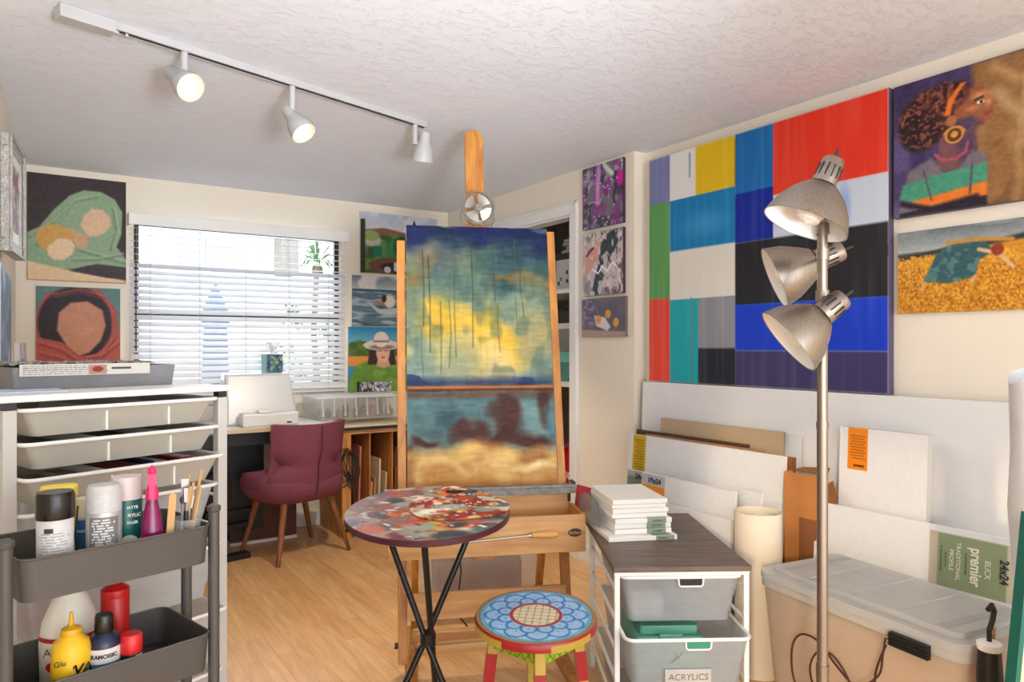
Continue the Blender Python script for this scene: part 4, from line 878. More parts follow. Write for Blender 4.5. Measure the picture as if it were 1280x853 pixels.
# second tier
o = placed('paint_jug', 'large white paint jug with red heart label on the lower tier', 'jug', 88, 1.645, FZ2, sc_=.97)
MB().lathe([(.055, 0), (.062, .008), (.064, .1), (.058, .145), (.036, .2), (.02, .222), (.019, .235)], 36).build('jug', mat('jug_white', (232, 228, 216), .35, var=.03), o, smooth=True)
MB().lathe([(.021, .232), (.0215, .236), (.0205, .252), (.001, .254)], 24).build('cap', mat('jug_cap', (206, 190, 160), .4), o, smooth=True)
wrap(o, .0646, .112, .122, 2.8, mat('label_red', (176, 36, 44), .45)); text('ART', .026, mat('ink_grey', (96, 90, 92), .5), o, (-.03, -.0650, .095), bend=.0650)
hrt = [(16 * math.sin(t) ** 3 / 16, (13 * math.cos(t) - 5 * math.cos(2 * t) - 2 * math.cos(3 * t) - math.cos(4 * t)) / 16) for t in np.linspace(0, 2 * PI, 30)[:-1]]
MB().prism([(x * .012, y * .012) for x, y in hrt], 0, .0012, Matrix.Translation((.0, -.0645, .094)) @ Matrix.Rotation(PI / 2, 4, 'X')).build('heart', M_r := mat('heart_red', (170, 30, 36), .45), o)
MB().prism([(x * .03, y * .022) for x, y in hrt], 0, .0012, Matrix.Translation((-.02, -.0618, .055)) @ Matrix.Rotation(-.3, 4, 'Z') @ Matrix.Rotation(PI / 2, 4, 'X')).build('heart', M_r, o)
o = placed('squeeze_bottle', 'yellow squeeze bottle with PVA written on it in black', 'bottle', 89, 1.535, FZ2, sc_=1.12)
MB().lathe([(.031, 0), (.034, .005), (.034, .105), (.03, .122), (.02, .13), (.017, .135)], 32).build('bottle', mat('yellow_bottle', (232, 188, 36), .4, var=.06), o, smooth=True)
MB().lathe([(.018, .133), (.019, .137), (.017, .146), (.005, .152), (.003, .176), (.001, .177)], 20).build('nozzle', mat('yellow_nozzle', (214, 166, 30), .4), o, smooth=True)
text('PVA', .026, M_bk, o, (.012, -.0346, .075), bend=.0346, bold=.0006, shear=.2); text('2/3', .018, M_bk, o, (.012, -.0346, .03), bend=.0346, bold=.0005, shear=.2); text('Glu', .014, M_bk, o, (-.018, -.0346, .092), bend=.0346)
wrap(o, .0346, .058, .0605, 1.0, M_bk, rz=-.5)
o = placed('ink_bottle', 'navy ink bottle with black cap and warning symbols', 'bottle', 130, 1.58, FZ2, sc_=1.12)
MB().lathe([(.029, 0), (.031, .005), (.031, .1), (.026, .115), (.016, .124)], 32).build('bottle', mat('navy_bottle', (26, 36, 66), .3), o, smooth=True)
MB().lathe([(.0165, .122), (.0175, .125), (.0165, .155), (.015, .158), (.001, .158)], 24).build('cap', M_bk, o, smooth=True)
wrap(o, .0314, .07, .098, 2.4, M_lbl); wrap(o, .0314, .052, .069, 2.4, mat('label_cyan', (20, 130, 176), .45)); text('KAMOISIC', .0105, M_ink, o, (0, -.0319, .084), bend=.0319, bold=.0004); text('36 acrylic', .008, M_lbl, o, (0, -.0319, .061), bend=.0319)
T = Matrix.Translation((-.009, -.0316, .033)) @ Matrix.Rotation(PI / 2, 4, 'X'); ring = [(.0095 * math.cos(t), .0095 * math.sin(t), 0) for t in np.linspace(0, 2 * PI, 25)]
MB().tube([T @ Vector(p) for p in ring], .0011, 6).tube([(.006, -.0318, .042), (.022, -.0245, .042), (.014, -.029, .024), (.006, -.0318, .042)], .001, 6).build('warning_symbols', M_lbl, o)
o = placed('paint_marker', 'short black paint marker with red cap on the lower tier', 'marker', 164, 1.6, FZ2, sc_=1.18)
MB().lathe([(.017, 0), (.0185, .003), (.0185, .07), (.017, .073)], 24).build('barrel', M_bk, o, smooth=True); MB().lathe([(.019, .072), (.0195, .075), (.0195, .103), (.017, .107), (.001, .107)], 24).build('cap', mat('red_cap', (206, 34, 36), .35), o, smooth=True)
wrap(o, .0189, .01, .07, 1.0, M_lbl, rz=.9); text('oo', .012, M_lbl, o, (-.004, -.0193, .03), bend=.0193)
o = placed('red_bottle', 'tall red bottle standing behind the navy ink bottle', 'bottle', 144, 1.71, FZ2)
MB().lathe([(.030, 0), (.031, .004), (.031, .17), (.0, .17)][:3] + [(.029, .175)], 28).build('bottle', mat('red_bottle', (186, 20, 26), .35, var=.06), o, smooth=True)
MB().lathe([(.0315, .172), (.032, .176), (.031, .19), (.02, .198), (.012, .206), (.001, .207)], 28).build('cap', mat('red_cap2', (198, 26, 30), .3), o, smooth=True)

# ================================================================ EASEL, ITS CANVAS, FAN
ERZ = -math.radians(23); EO = Vector((1.513, 2.50, 0)); LEAN = math.atan(.19)
es = thing('easel', 'large wooden studio easel with tall centre mast and tray', 'easel', EO, ERZ)
def eloc(x, y, z): return Matrix.Rotation(ERZ, 3, 'Z') @ Vector((x, y, z)) + EO
def ly(z): return .19 * z
for x, h in ((-.345, 1.80), (.343, 1.86)):
    MB().bar((x, .0, .05), (x, ly(h), h), .036, .042, (0, 1, 0)).build('post', M_easel, es, bevel=.003)
mastp = [(-.043, 0), (.043, 0), (.043, 1.93)] + [(.043 * math.cos(t), 1.93 + .043 * math.sin(t)) for t in np.linspace(0.2, PI - .2, 9)] + [(-.043, 1.93)]
MB().prism(mastp, -.011, .011, Matrix.Translation((0, ly(.42) + .03, .42)) @ Matrix.Rotation(PI / 2 - LEAN, 4, 'X')).build('mast', M_easel, es, bevel=.002)
text('mabef', .016, M_dark, es, (.01, ly(2.08) + .022, 2.03), rot=(PI / 2 - LEAN, 0, 0), name='mast_stamp')
# tray with its front board
MB().box(-.405, .377, -.142, -.124, .507, .655).build('tray_front_board', M_easelx, es, bevel=.003)
MB().box(-.40, .37, -.124, .06, .507, .52).build('tray_bottom', M_easelx, es)
MB().box(.359, .376, -.1235, .06, .507, .66).box(-.404, -.386, -.1235, .06, .507, .64).build('tray_end', M_easel, es, bevel=.002)
MB().box(-.36, .36, .062, .080, .585, .705).build('back_panel', M_easelx, es, bevel=.002)
lg = MB().box(-.42, .385, .03, .115, .706, .732).box(-.42, .385, .026, .034, .732, .744).build('canvas_ledge', mat('paint_stained_ledge', (132, 130, 126), .6, var=.3, vscale=30), es, bevel=.002)
MB().cyl((.36, .07, .70), (.36, .07, .665), .01).cyl((.38, .05, .745), (.38, .095, .745), .008).build('ledge_clamp', mat('clamp_dark', (60, 54, 50), .4, metal=.5), es)
MB().box(-.327, .327, -.018, .0, .225, .335).build('lower_board', M_easelx, es, bevel=.003)
MB().box(-.30, .30, .20, .245, .03, .085).box(-.285, .285, -.05, -.01, .10, .135).build('base_crossbar', M_easelx, es, bevel=.003)
for x in (-.312, .312): MB().bar((x, -.32, .028), (x, .40, .028), .044, .04).build('base_runner', M_easel, es, bevel=.004)
for x in (-.29, .29): MB().bar((x * .98, .38, .05), (x * .98, ly(.62) + .06, .62), .03, .036, (0, 1, 0)).build('rear_brace', M_easel, es, bevel=.003)
for x in (-.365, .365): MB().cyl((x - .012, .01, .12), (x + .012, .01, .12), .012).build('knob', M_dark, es)
# emblem and long wooden handled rod lying along the board
em = MB().lathe([(.029, 0), (.029, .0015)], 36, Matrix.Translation((.332, -.1425, .585)) @ Matrix.Rotation(PI / 2, 4, 'X') @ Matrix.Diagonal((1, .58, 1, 1))).build('oval_emblem', mat('emblem_brown', (74, 40, 26), .5), es)
text('Richard', .017, mat('emblem_cream', (206, 170, 126), .5), em, (.332, -.1445, .585), shear=.3)
MB().cyl((-.10, -.155, .570), (.15, -.155, .585), .004).cyl((.14, -.155, .5845), (.15, -.155, .585), .0075).build('crank_rod', mat('rod_steel', (170, 166, 158), .3, metal=.8), es)
MB().lathe([(.006, 0), (.012, .006), (.0115, .03), (.0145, .06), (.0145, .085), (.011, .105), (.001, .108)], 20, Matrix.Translation((.15, -.156, .585)) @ Matrix.Rotation(PI / 2, 4, 'Y')).build('crank_handle', mat('handle_wood', (214, 160, 92), .4, var=.15), es, smooth=True)
# painting on the easel
a = Art(.645, 1.16, 230, (110, 134, 130)); X0, Y0 = a.X, a.Y; a.X = X0 + .16 * (smooth_noise(X0.shape, 5, 8, 71) - .5) + .07 * (smooth_noise(X0.shape, 13, 20, 72) - .5); a.Y = Y0 + .07 * (smooth_noise(X0.shape, 5, 8, 73) - .5) + .04 * (smooth_noise(X0.shape, 12, 22, 74) - .5)
a.grad(0, .1, (24, 44, 92), (70, 96, 104)); a.grad(.1, .3, (60, 96, 112), (112, 138, 122)); a.grad(.3, .62, (120, 146, 134), (128, 158, 158)); a.grad(.6, .64, (60, 92, 140), (24, 44, 112))
nm = lambda y0, y1: np.clip((a.Y - y0) * 20, 0, 1) * np.clip((y1 - a.Y) * 20, 0, 1)
a.noise(4, 8, (22, 44, 110), 4, .42, .7, .8, m=nm(-.1, .13)); a.noise(5, 7, (44, 80, 100), 8, .5, .75, .8, m=nm(.08, .3)); a.noise(4, 6, (126, 146, 110), 12, .5, .75, .7, m=nm(.06, .5)); a.noise(3, 9, (150, 110, 50), 17, .62, .74, .6, m=nm(.08, .28))
a.ell(.2, .13, .2, .08, (140, 128, 116), 1, 0, .8); a.ell(.12, .3, .18, .12, (150, 158, 140), 1, 0, .7); a.ell(.9, .35, .16, .2, (146, 170, 160), 1, 0, .7); a.ell(.88, .44, .16, .1, (190, 196, 178), 1, 0, .6)
a.ell(.45, .47, .42, .2, (214, 190, 104), .9); a.ell(.2, .36, .17, .11, (226, 186, 52), .5, 10, .9); a.ell(.58, .4, .26, .09, (230, 192, 56), .4, 0, .95); a.ell(.7, .47, .18, .12, (236, 196, 56), .6, 0, .9); a.ell(.36, .38, .12, .08, (232, 192, 60), .6, 0, .8)
a.ell(.62, .54, .22, .12, (228, 206, 150), .9, 0, .9); a.ell(.5, .6, .3, .08, (196, 188, 150), 1, 0, .6); a.ell(.75, .27, .14, .05, (44, 84, 104), .8, 0, .8); a.ell(.88, .42, .1, .15, (196, 160, 60), .9, 0, .5)
a.ell(.3, .55, .15, .1, (150, 168, 140), .9, 0, .7); a.noise(9, 12, (232, 210, 110), 22, .55, .72, .45, m=nm(.33, .6)); a.noise(10, 12, (90, 120, 112), 27, .58, .74, .5, m=nm(.2, .62))
a.X, a.Y = X0, Y0
rg = np.random.RandomState(4)
for x, y0, y1, c in ((.11, .1, .4, (40, 62, 60)), (.15, .12, .5, (30, 54, 66)), (.23, .3, .58, (70, 90, 60)), (.29, .3, .56, (80, 96, 50)), (.33, .18, .52, (60, 92, 80)), (.45, .06, .48, (44, 70, 72)), (.6, .08, .3, (56, 84, 84)), (.63, .3, .5, (110, 110, 60)), (.76, .05, .4, (90, 110, 100)), (.8, .1, .36, (60, 84, 70)), (.1, .4, .6, (80, 110, 110))):
    a.line([(x, y0), (x + rg.uniform(-.01, .01), (y0 + y1) / 2), (x + rg.uniform(-.006, .012), y1)], .006, c, .010, .7)
a.rect(0, 1, .60, .632, (40, 66, 124), .03, .8); a.rect(0, 1, .628, .648, (104, 62, 34), .004); a.rect(0, 1, .628, .638, (216, 140, 70), .006, .8)
lo = nm(.655, 1.2) * (a.Y > .648)
a.grad(.65, .82, (92, 136, 152), (96, 128, 140)); a.noise(4, 9, (128, 172, 186), 33, .45, .7, .8, m=lo); a.noise(4, 8, (52, 88, 110), 38, .52, .72, .8, m=lo)
a.rect(0, 1, .648, .675, (118, 78, 58), .02, .7)
a.X = X0 + .2 * (smooth_noise(X0.shape, 6, 10, 81) - .5); a.Y = Y0 + .08 * (smooth_noise(X0.shape, 6, 10, 83) - .5) + .05 * (smooth_noise(X0.shape, 14, 24, 84) - .5)
for x, y, rx, ry in ((.38, .78, .16, .07), (.62, .76, .12, .09), (.8, .82, .22, .05), (.55, .83, .2, .05), (.05, .84, .14, .03), (.92, .7, .1, .07)): a.ell(x, y, rx, ry, (92, 48, 40), .55, -5, .9)
a.ell(.97, .78, .1, .06, (70, 140, 170), .8, 0, .8); a.X = X0; a.Y = Y0 + .02 * (smooth_noise(X0.shape, 9, 9, 85) - .5)
a.mix(np.clip((a.Y - .835 - .02 * np.sin(a.X * 9)) * 22, 0, 1), (206, 156, 82)); lo2 = np.clip((a.Y - .85) * 20, 0, 1)
a.noise(4, 8, (234, 204, 134), 44, .42, .66, .9, m=lo2); a.noise(5, 9, (166, 108, 52), 48, .52, .72, .7, m=lo2); a.ell(.85, .93, .2, .02, (246, 228, 180), .8, -4, .9); a.ell(.4, .87, .14, .04, (240, 206, 120), .9); a.ell(.66, .88, .12, .035, (238, 206, 126), .9); a.rect(0, 1, .98, 1, (176, 112, 56), .02, .6)
st = smooth_noise(a.X.shape, 90, 8, 5); a.a = np.clip((a.a - 128) * 1.12 + 110, 0, 255) * np.array([1.0, .97, .9]); a.a = a.a * .8 + a.a.mean(axis=2, keepdims=True) * .2; a.mix(np.clip((st - .62) * 3, 0, 1) * .06 * np.clip((.62 - a.Y) * 20, 0, 1), (30, 60, 60)); a.grain(9, 14, 110); a.grain(6, 40, 40, 9)
canvas('easel_painting', 'tall abstract canvas of dripping blue, gold and rust resting on the easel', 'painting', .645, 1.16, .03, a, eloc(.0, ly(.733) - .034 + .0, .7335), rz=ERZ, tilt=LEAN, side=(226, 222, 212))
fz = 1.885; fy = ly(fz) - .02
fan = thing('clip_fan', 'small round metal fan clipped on top of the easel painting', 'fan', eloc(-.0, fy, fz), ERZ + .1)
M_fan = mat('fan_metal', (150, 148, 142), .35, metal=.7, var=.1)
FC = .075
rs = MB()
for r_, y_ in ((.072, -.0), (.072, -.018), (.018, -.03)):
    rs.tube([(r_ * math.cos(t), y_ - .012, FC + r_ * math.sin(t)) for t in np.linspace(0, 2 * PI, 41)], .0032 if r_ > .05 else .0018, 6)
for k in range(36):
    t = 2 * PI * k / 36; rs.tube([(.018 * math.cos(t), -.042, FC + .018 * math.sin(t)), (.055 * math.cos(t), -.038, FC + .055 * math.sin(t)), (.072 * math.cos(t), -.03, FC + .072 * math.sin(t)), (.072 * math.cos(t), -.012, FC + .072 * math.sin(t))], .0009, 4)
rs.build('guard', M_fan, fan, smooth=True)
bd_ = MB()
for k in range(4):
    t0 = k * PI / 2 + .4; vs = []
    for i in range(7):
        for r_ in (.014, .04, .062):
            t = t0 + i * .2 * (1 if r_ > .02 else .6); vs.append((r_ * math.cos(t), -.012 - .012 * (i / 6), FC + r_ * math.sin(t)))
    bd_.add(vs, [(i * 3 + j, i * 3 + j + 1, i * 3 + j + 4, i * 3 + j + 3) for i in range(6) for j in range(2)])
bd_.build('blades', mat('fan_blade', (196, 192, 184), .25, metal=.5), fan)
MB().cyl((0, -.044, FC), (0, .03, FC), .016).build('hub', mat('fan_hub', (120, 112, 100), .4, metal=.5), fan, smooth=True); text('fan', .009, M_ink, fan, (0, -.0446, FC))
MB().tube([(-.074, -.01, FC), (-.08, 0, .02), (-.07, .0, .002)], .0025, 6).tube([(.074, -.01, FC), (.08, 0, .02), (.07, .0, .002)], .0025, 6).tube([(-.07, 0, .002), (.07, 0, .002)], .0025, 6).box(-.02, .02, -.012, .014, .0, .02).build('stand', M_fan, fan)
# low things behind the easel
bn2 = thing('storage_bin', 'low clear plastic bin on the floor behind the easel boards', 'storage bin', (1.82, 3.12, 0), ERZ)
MB().tub((-.26, .26, -.14, .14), (-.31, .31, -.17, .17), 0.001, .33, .004, .03).build('tub', M_frost, bn2, smooth=True)
MB().prism(rrect(-.315, .315, -.175, .175, .03), .33, .345).build('lid', bpy.data.materials['frosted_lid'], bn2, smooth=True)
MB().prism(rrect(-.22, .22, -.1, .1, .02), .008, .26).build('stored_fabric', mat('bin_fabric', (150, 116, 100), .9, var=.3), bn2)
o = MB().tube([(1.60, 2.93, .44), (1.615, 2.925, .36), (1.62, 2.915, .28), (1.60, 2.90, .2), (1.61, 2.9, .06), (1.66, 2.93, .005)], .004, 8).build('power_cord', M_black, smooth=True); tag(o, 'thin black cord hanging in front of the low clear bin', 'cord')

# ================================================================ PALETTE TABLE
pt = thing('bistro_table', 'round paint covered bistro table on three crossed black metal legs', 'table', (1.055, 2.125, 0))
M_rim = mat('table_rim', (74, 30, 42), .3, var=.15); TR = .272; TZ = .786; tl = math.radians(5.8)
top = MB().lathe([(TR - .012, -.026), (TR, -.02), (TR, -.004), (TR - .003, -.001)], 72).build('table_top', M_rim, pt, smooth=True, loc=(0, 0, TZ), rot=Euler((tl, 0, -YAW), 'XYZ'))
def splatter(n, base, seed, pale=False):
    a = Art(1, 1, 220, base); a.noise(6, 6, (176, 160, 150) if pale else (140, 60, 44), seed, .4, .62, .8)
    cs = [(150, 168, 158), (196, 84, 52), (222, 128, 58), (150, 40, 36), (226, 216, 196), (86, 110, 120), (196, 176, 96), (110, 60, 70), (240, 236, 226), (60, 70, 84), (180, 190, 176), (206, 110, 90)]
    rg = np.random.RandomState(seed)
    for i in range(n):
        c = cs[rg.randint(len(cs))]; r_ = rg.uniform(.02, .085); a.ell(rg.rand(), rg.rand(), r_ * rg.uniform(1, 2), r_, c, .35, rg.uniform(-30, 30), .85)
    for i in range(int(n * 1.2)):
        c = cs[rg.choice([4, 8, 1, 3, 2, 6, 0])]; r_ = rg.uniform(.006, .018); a.ell(rg.rand(), rg.rand(), r_ * rg.uniform(1, 3), r_, c, .4, rg.uniform(-40, 40))
    return a
a = splatter(110, (150, 110, 104), 5, True); a.mix(np.clip((.30 - a.X) * 2.4, 0, .5), (140, 134, 150)); a.ell(.5 + .072 / .54, .5 - .186 / .54, .085, .075, (8, 8, 8), .1); a.grain(10)  # window sheen painted as bluish fade; black spot painted to darken the thumb hole
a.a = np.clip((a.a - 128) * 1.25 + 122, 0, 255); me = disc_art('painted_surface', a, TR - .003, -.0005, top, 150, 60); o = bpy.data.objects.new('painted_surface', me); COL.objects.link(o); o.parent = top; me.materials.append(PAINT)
coatp = PAINT.copy(); coatp.name = 'oil_paint_gloss'; coatp.node_tree.nodes['Principled BSDF'].inputs['Coat Weight'].default_value = .6; coatp.node_tree.nodes['Principled BSDF'].inputs['Coat Roughness'].default_value = .25
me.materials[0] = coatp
M_blkm = mat('black_metal_leg', (44, 44, 44), .35, metal=.6, var=.1)
for k, adeg in enumerate((270, 30, 150)):
    t = math.radians(adeg) - YAW
    d = Vector((math.cos(t), math.sin(t), 0)); sd = Vector((-math.sin(t), math.cos(t), 0)) * .012
    zt = TZ - .028 + .2 * (d.dot(Vector((math.sin(YAW), math.cos(YAW), 0)))) * math.tan(tl)
    MB().tube([tuple(d * .20 + sd + Vector((0, 0, zt))), tuple(sd + Vector((0, 0, .36))), tuple(-d * .19 + sd + Vector((0, 0, .012)))], .0105, 12).build('leg', M_blkm, pt, smooth=True)
MB().lathe([(.2, -.0), (.205, .004), (.205, -.006)], 48, Matrix.Translation((0, 0, TZ - .034)) @ Matrix.Rotation(-YAW, 4, 'Z') @ Matrix.Rotation(tl, 4, 'X'), caps=False).build('under_ring', M_blkm, pt)
MB().cyl((0, 0, .34), (0, 0, .38), .026).build('leg_hub', M_blkm, pt)
# artist's palette lying on the table, thumb hole cut through
Tp = Matrix.Translation((1.055, 2.125, TZ)) @ Matrix.Rotation(-YAW, 4, 'Z') @ Matrix.Rotation(tl, 4, 'X')
hx, hy = .072, .186; n_ = 130; outer = []
for i in range(n_):
    t = 2 * PI * i / n_
    r0 = .157 + .014 * math.cos(2 * t + .5) + .012 * math.cos(3 * t) + .088 * math.exp(-((t - 1.72) / .42) ** 2)
    outer.append((.09 + r0 * math.cos(t), .03 + r0 * .93 * math.sin(t)))
hole = []
for (x, y) in outer:
    d = Vector((x - hx, y - hy)).normalized(); hole.append((hx + d.x * .031, hy + d.y * .029))
a = splatter(150, (150, 70, 50), 23); a.a = np.clip((a.a - 128) * 1.25 + 122, 0, 255); vs = []; cols = []; fs = []; lc = lin(np.clip(a.a, 0, 255)); K = 30
for zz in (.0062, .0004):
    for q in range(K + 1):
        for i in range(n_):
            x = hole[i][0] + (outer[i][0] - hole[i][0]) * q / K; y = hole[i][1] + (outer[i][1] - hole[i][1]) * q / K; vs.append((x, y, zz))
            cols.append(lc[int(np.clip((.5 - (y - .03) / .46), 0, 1) * (a.ny - 1)), int(np.clip(.5 + (x - .1) / .46, 0, 1) * (a.nx - 1))] if zz > .001 else lin((90, 50, 36)))
M_ = (K + 1) * n_
for q in range(K):
    for i in range(n_):
        j = (i + 1) % n_; fs.append((q * n_ + i, (q + 1) * n_ + i, (q + 1) * n_ + j, q * n_ + j)); fs.append((M_ + q * n_ + i, M_ + q * n_ + j, M_ + (q + 1) * n_ + j, M_ + (q + 1) * n_ + i))
for i in range(n_):
    j = (i + 1) % n_; fs.append((K * n_ + i, M_ + K * n_ + i, M_ + K * n_ + j, K * n_ + j)); fs.append((i, j, M_ + j, M_ + i))
me = bpy.data.meshes.new('paint_palette'); me.from_pydata(vs, [], fs); me.update(); ca = me.color_attributes.new('paint', 'FLOAT_COLOR', 'POINT'); arr = np.ones((len(vs), 4)); arr[:, :3] = np.array(cols); ca.data.foreach_set('color', arr.ravel()); me.materials.append(coatp)
o = bpy.data.objects.new('paint_palette', me); COL.objects.link(o); o.matrix_world = Tp; tag(o, 'paint caked kidney shaped palette with thumb hole lying on the round table', 'palette')
pb = MB(); rg = random.Random(31)
for i in range(46):
    x, y = .10 + rg.gauss(0, .08), .02 + rg.gauss(0, .075)
    if math.hypot(x - hx, y - hy) < .04 or math.hypot(x - .1, y - .03) > .165: continue
    r_ = rg.uniform(.002, .006); pb.lathe([(r_, 0), (r_ * .8, r_ * .3), (.001, r_ * .45)], 8, Matrix.Translation((x, y, .0062)) @ Matrix.Diagonal((rg.uniform(1, 2), 1, 1, 1)))
pbo = pb.build('dried_paint', mat('dried_paint', (206, 176, 150), .4, var=.6, vscale=25), o, smooth=True); pbo['kind'] = 'stuff'

# ================================================================ PAINTED STOOL
sp_ = Vector((1.178, 1.678, 0)); SR = .176; SZ = .555; sl_ = math.radians(4.5)
stl = thing('painted_stool', 'round painted stool with blue petals, red rim and green braces', 'stool', sp_)
T = (lambda : None)
seat = MB().lathe([(SR - .012, -.03), (SR, -.024), (SR, -.005), (SR - .004, 0)], 64).build('seat', mat('stool_red', (150, 16, 26), .3, var=.12), stl, smooth=True, loc=(0, 0, SZ), rot=(sl_, 0, -YAW))
a = Art(1, 1, 300, (150, 120, 84)); a.ell(.5, .5, .48, .48, (94, 124, 120), .02); a.ell(.5, .5, .465, .465, (150, 196, 224), .02); a.ell(.5, .5, .43, .43, (160, 206, 234), .1)
X_, Y_ = a.X - .5, a.Y - .5; R_ = np.hypot(X_, Y_); A_ = np.arctan2(Y_, X_)
a.mix(np.clip(1 - abs(R_ - .445) / .010, 0, 1), (40, 116, 170))
for n_p, rc, rr, off in ((12, .335, .092, 0), (12, .262, .062, PI / 12)):
    for k in range(n_p):
        t = 2 * PI * k / n_p + off; cx_, cy_ = .5 + rc * math.cos(t), .5 + rc * math.sin(t)
        d = np.hypot(a.X - cx_, a.Y - cy_); a.mix(np.clip((rr - d) / .01, 0, 1) * .95, (148, 186, 222)); a.mix(np.clip(1.3 - abs(d - rr) / .011, 0, 1), (26, 104, 176)); a.mix(np.clip(1.4 - d / .007, 0, 1), (44, 52, 92))
a.mix(np.clip((.232 - R_) / .008, 0, 1), (148, 186, 222)); a.mix(np.clip((.226 - R_) / .008, 0, 1), (160, 20, 36)); cr2 = np.clip((.196 - R_) / .006, 0, 1); a.mix(cr2, (214, 200, 168))
gx = np.abs(((a.X + .15 * a.Y) / .062) % 1 - .5) > .44; gy = np.abs(((a.Y - .15 * a.X) / .062) % 1 - .5) > .44; a.mix(cr2 * gx * .8, (110, 112, 80)); a.mix(cr2 * gy * .8, (110, 112, 80)); a.grain(6)
me = disc_art('painted_seat_top', a, SR - .004, .0005, seat, 150, 64); me.materials.append(coatp); o = bpy.data.objects.new('painted_seat_top', me); COL.objects.link(o); o.parent = seat
M_ol = mat('stool_olive', (176, 150, 62), .35, var=.15); M_red = MATS['stool_red']; M_gr = mat('stool_green', (150, 178, 40), .35, var=.15); M_gl = mat('stool_green_line', (84, 106, 30), .4)
for k in range(8):
    if k % 2: continue
    t0 = k * PI / 4 + .2; mb = MB(); vs = []
    for i in range(9):
        t = t0 + i * PI / 4 / 8
        for z_ in (-.026, -.006): vs.append(((SR + .0006) * math.cos(t), (SR + .0006) * math.sin(t), z_))
    mb.add(vs, [(2 * i, 2 * i + 2, 2 * i + 3, 2 * i + 1) for i in range(8)]); mb.build('rim_band', M_ol, seat, smooth=True)
for k in range(4):
    t = -YAW + math.radians(-90 + 90 * k + 3); d = Vector((math.cos(t), math.sin(t), 0)); P0 = d * .118 + Vector((0, 0, SZ - .03 + .118 * math.sin(t + YAW) * math.tan(sl_))); P1 = d * .178
    lgm = MB().bar(tuple(P1), tuple(P0), .03, .03, tuple(d)).build('leg', M_ol, stl, bevel=.003)
    for f0, f1 in ((.70, .86), (.36, .5), (.05, .18)):
        q0, q1 = P1.lerp(P0, f0), P1.lerp(P0, f1); MB().bar(tuple(q0), tuple(q1), .0312, .0312, tuple(d)).build('red_band', M_red, lgm)
for k in range(4):
    t1 = -YAW + math.radians(-90 + 90 * k + 3); t2 = t1 + PI / 2
    for zc, hh, rr in ((SZ - .07, .02, .126), (.16, .012, .16)):
        p, q = Vector((math.cos(t1), math.sin(t1), 0)) * rr, Vector((math.cos(t2), math.sin(t2), 0)) * rr; ex = (q - p).normalized(); p += ex * .018; q -= ex * .018; p.z = q.z = zc
        ap = MB().bar(tuple(p), tuple(q), .016, hh * 2).build('brace', M_gr, stl, bevel=.002)
        if hh > .015:
            L = (q - p).length; nrm = Vector((ex.y, -ex.x, 0)) * .009; ln = MB()
            for i in range(5):
                s0 = p + ex * (L * i / 5) + nrm; s1 = p + ex * (L * (i + 1) / 5) + nrm; up = Vector((0, 0, hh * .85))
                ln.tube([s0 - up, s1 + up], .0012, 5).tube([s0 + up, s1 - up], .0012, 5)
            ln.build('painted_lines', M_gl, ap)

# ================================================================ WIRE DRAWER UNIT AND CANVAS STACK
DR = math.radians(-31); DO = Vector((1.569, 1.7815, 0)); DW, DD = .452, .56
du = thing('drawer_unit', 'low white framed unit with translucent drawers and dark wood top', 'drawer unit', DO, DR)
def dloc(x, y, z): return Matrix.Rotation(DR, 3, 'Z') @ Vector((x, y, z)) + DO
MB().box(-.006, DW + .006, -.008, .74, .582, .60).build('top', wood_mat('dark_oak_top', (112, 94, 82), (84, 70, 62), (3, 26, 26), .45), du, bevel=.002)
MB().box(0, DW, 0.0, .008, .569, .5815).build('front_rail', M_white, du)
for x in (0, DW - .018):
    for y in (0, DD - .018): MB().box(x, x + .018, y, y + .018, .02, .569 if y == 0 else .5815).build('post', M_white, du, bevel=.003)
    for k in range(5): MB().box(x + .004, x + .014, .018, DD - .018, .51 - k * .1, .517 - k * .1).build('runner', M_white, du)
M_bask = clear_mat('basket_grey', (206, 212, 216), alpha=.42, rough=.3, trans=.3)
for i, (z_, p_) in enumerate(((.562, .0), (.388, .085), (.19, .0))):
    T = Matrix.Translation((0, -p_, 0)); h_ = (.155, .175, .16)[i]
    b_ = MB().tub((.055, DW - .055, .03, DD - .05), (.026, DW - .026, .006, DD - .03), z_ - h_, z_, .003, .025, T).build('basket', M_bask, du, smooth=True)
    r_ = rrect(.022, DW - .022, .0 + .002, DD - .026, .03); MB().tube([(x, y - p_, z_) for x, y in r_] + [(r_[0][0], r_[0][1] - p_, z_)], .006, 8).build('basket_rim', M_white, b_, smooth=True)
    xc = DW / 2 + .03; hp = [(xc - .042, z_ - .004), (xc - .04, z_ - .026), (xc - .034, z_ - .031), (xc + .034, z_ - .031), (xc + .04, z_ - .026), (xc + .042, z_ - .004)]
    MB().tube([(x, -p_ + .002 - .000, z) for x, z in hp], .003, 8).build('handle_cutout_rim', M_white, b_, smooth=True)
    MB().box(xc - .038, xc + .038, -p_ + .0035, -p_ + .005, z_ - .028, z_ - .006).build('handle_opening', M_black if i == 0 else mat('opening_teal', (60, 140, 120), .5), b_)
    if i == 1:
        lbp = MB().box(.150, .300, -p_ - .0005 + .013, -p_ + .014 , z_ - .150, z_ - .098).build('paper_label', mat('paper_label', (190, 188, 184), .7), b_)
        text('ACRYLICS', .029, mat('pencil', (110, 108, 106), .7), lbp, (.225, -p_ + .0115, z_ - .124), shear=.1)
        MB().tube([(.18, -p_ + .006, z_ - .04), (.19, -p_ + .008, z_ - .055), (.17, -p_ + .012, z_ - .078)], .001, 5).tube([(.205, -p_ + .006, z_ - .04), (.19, -p_ + .010, z_ - .065)], .001, 5).build('scribble', mat('pencil', (110, 108, 106), .7), b_)
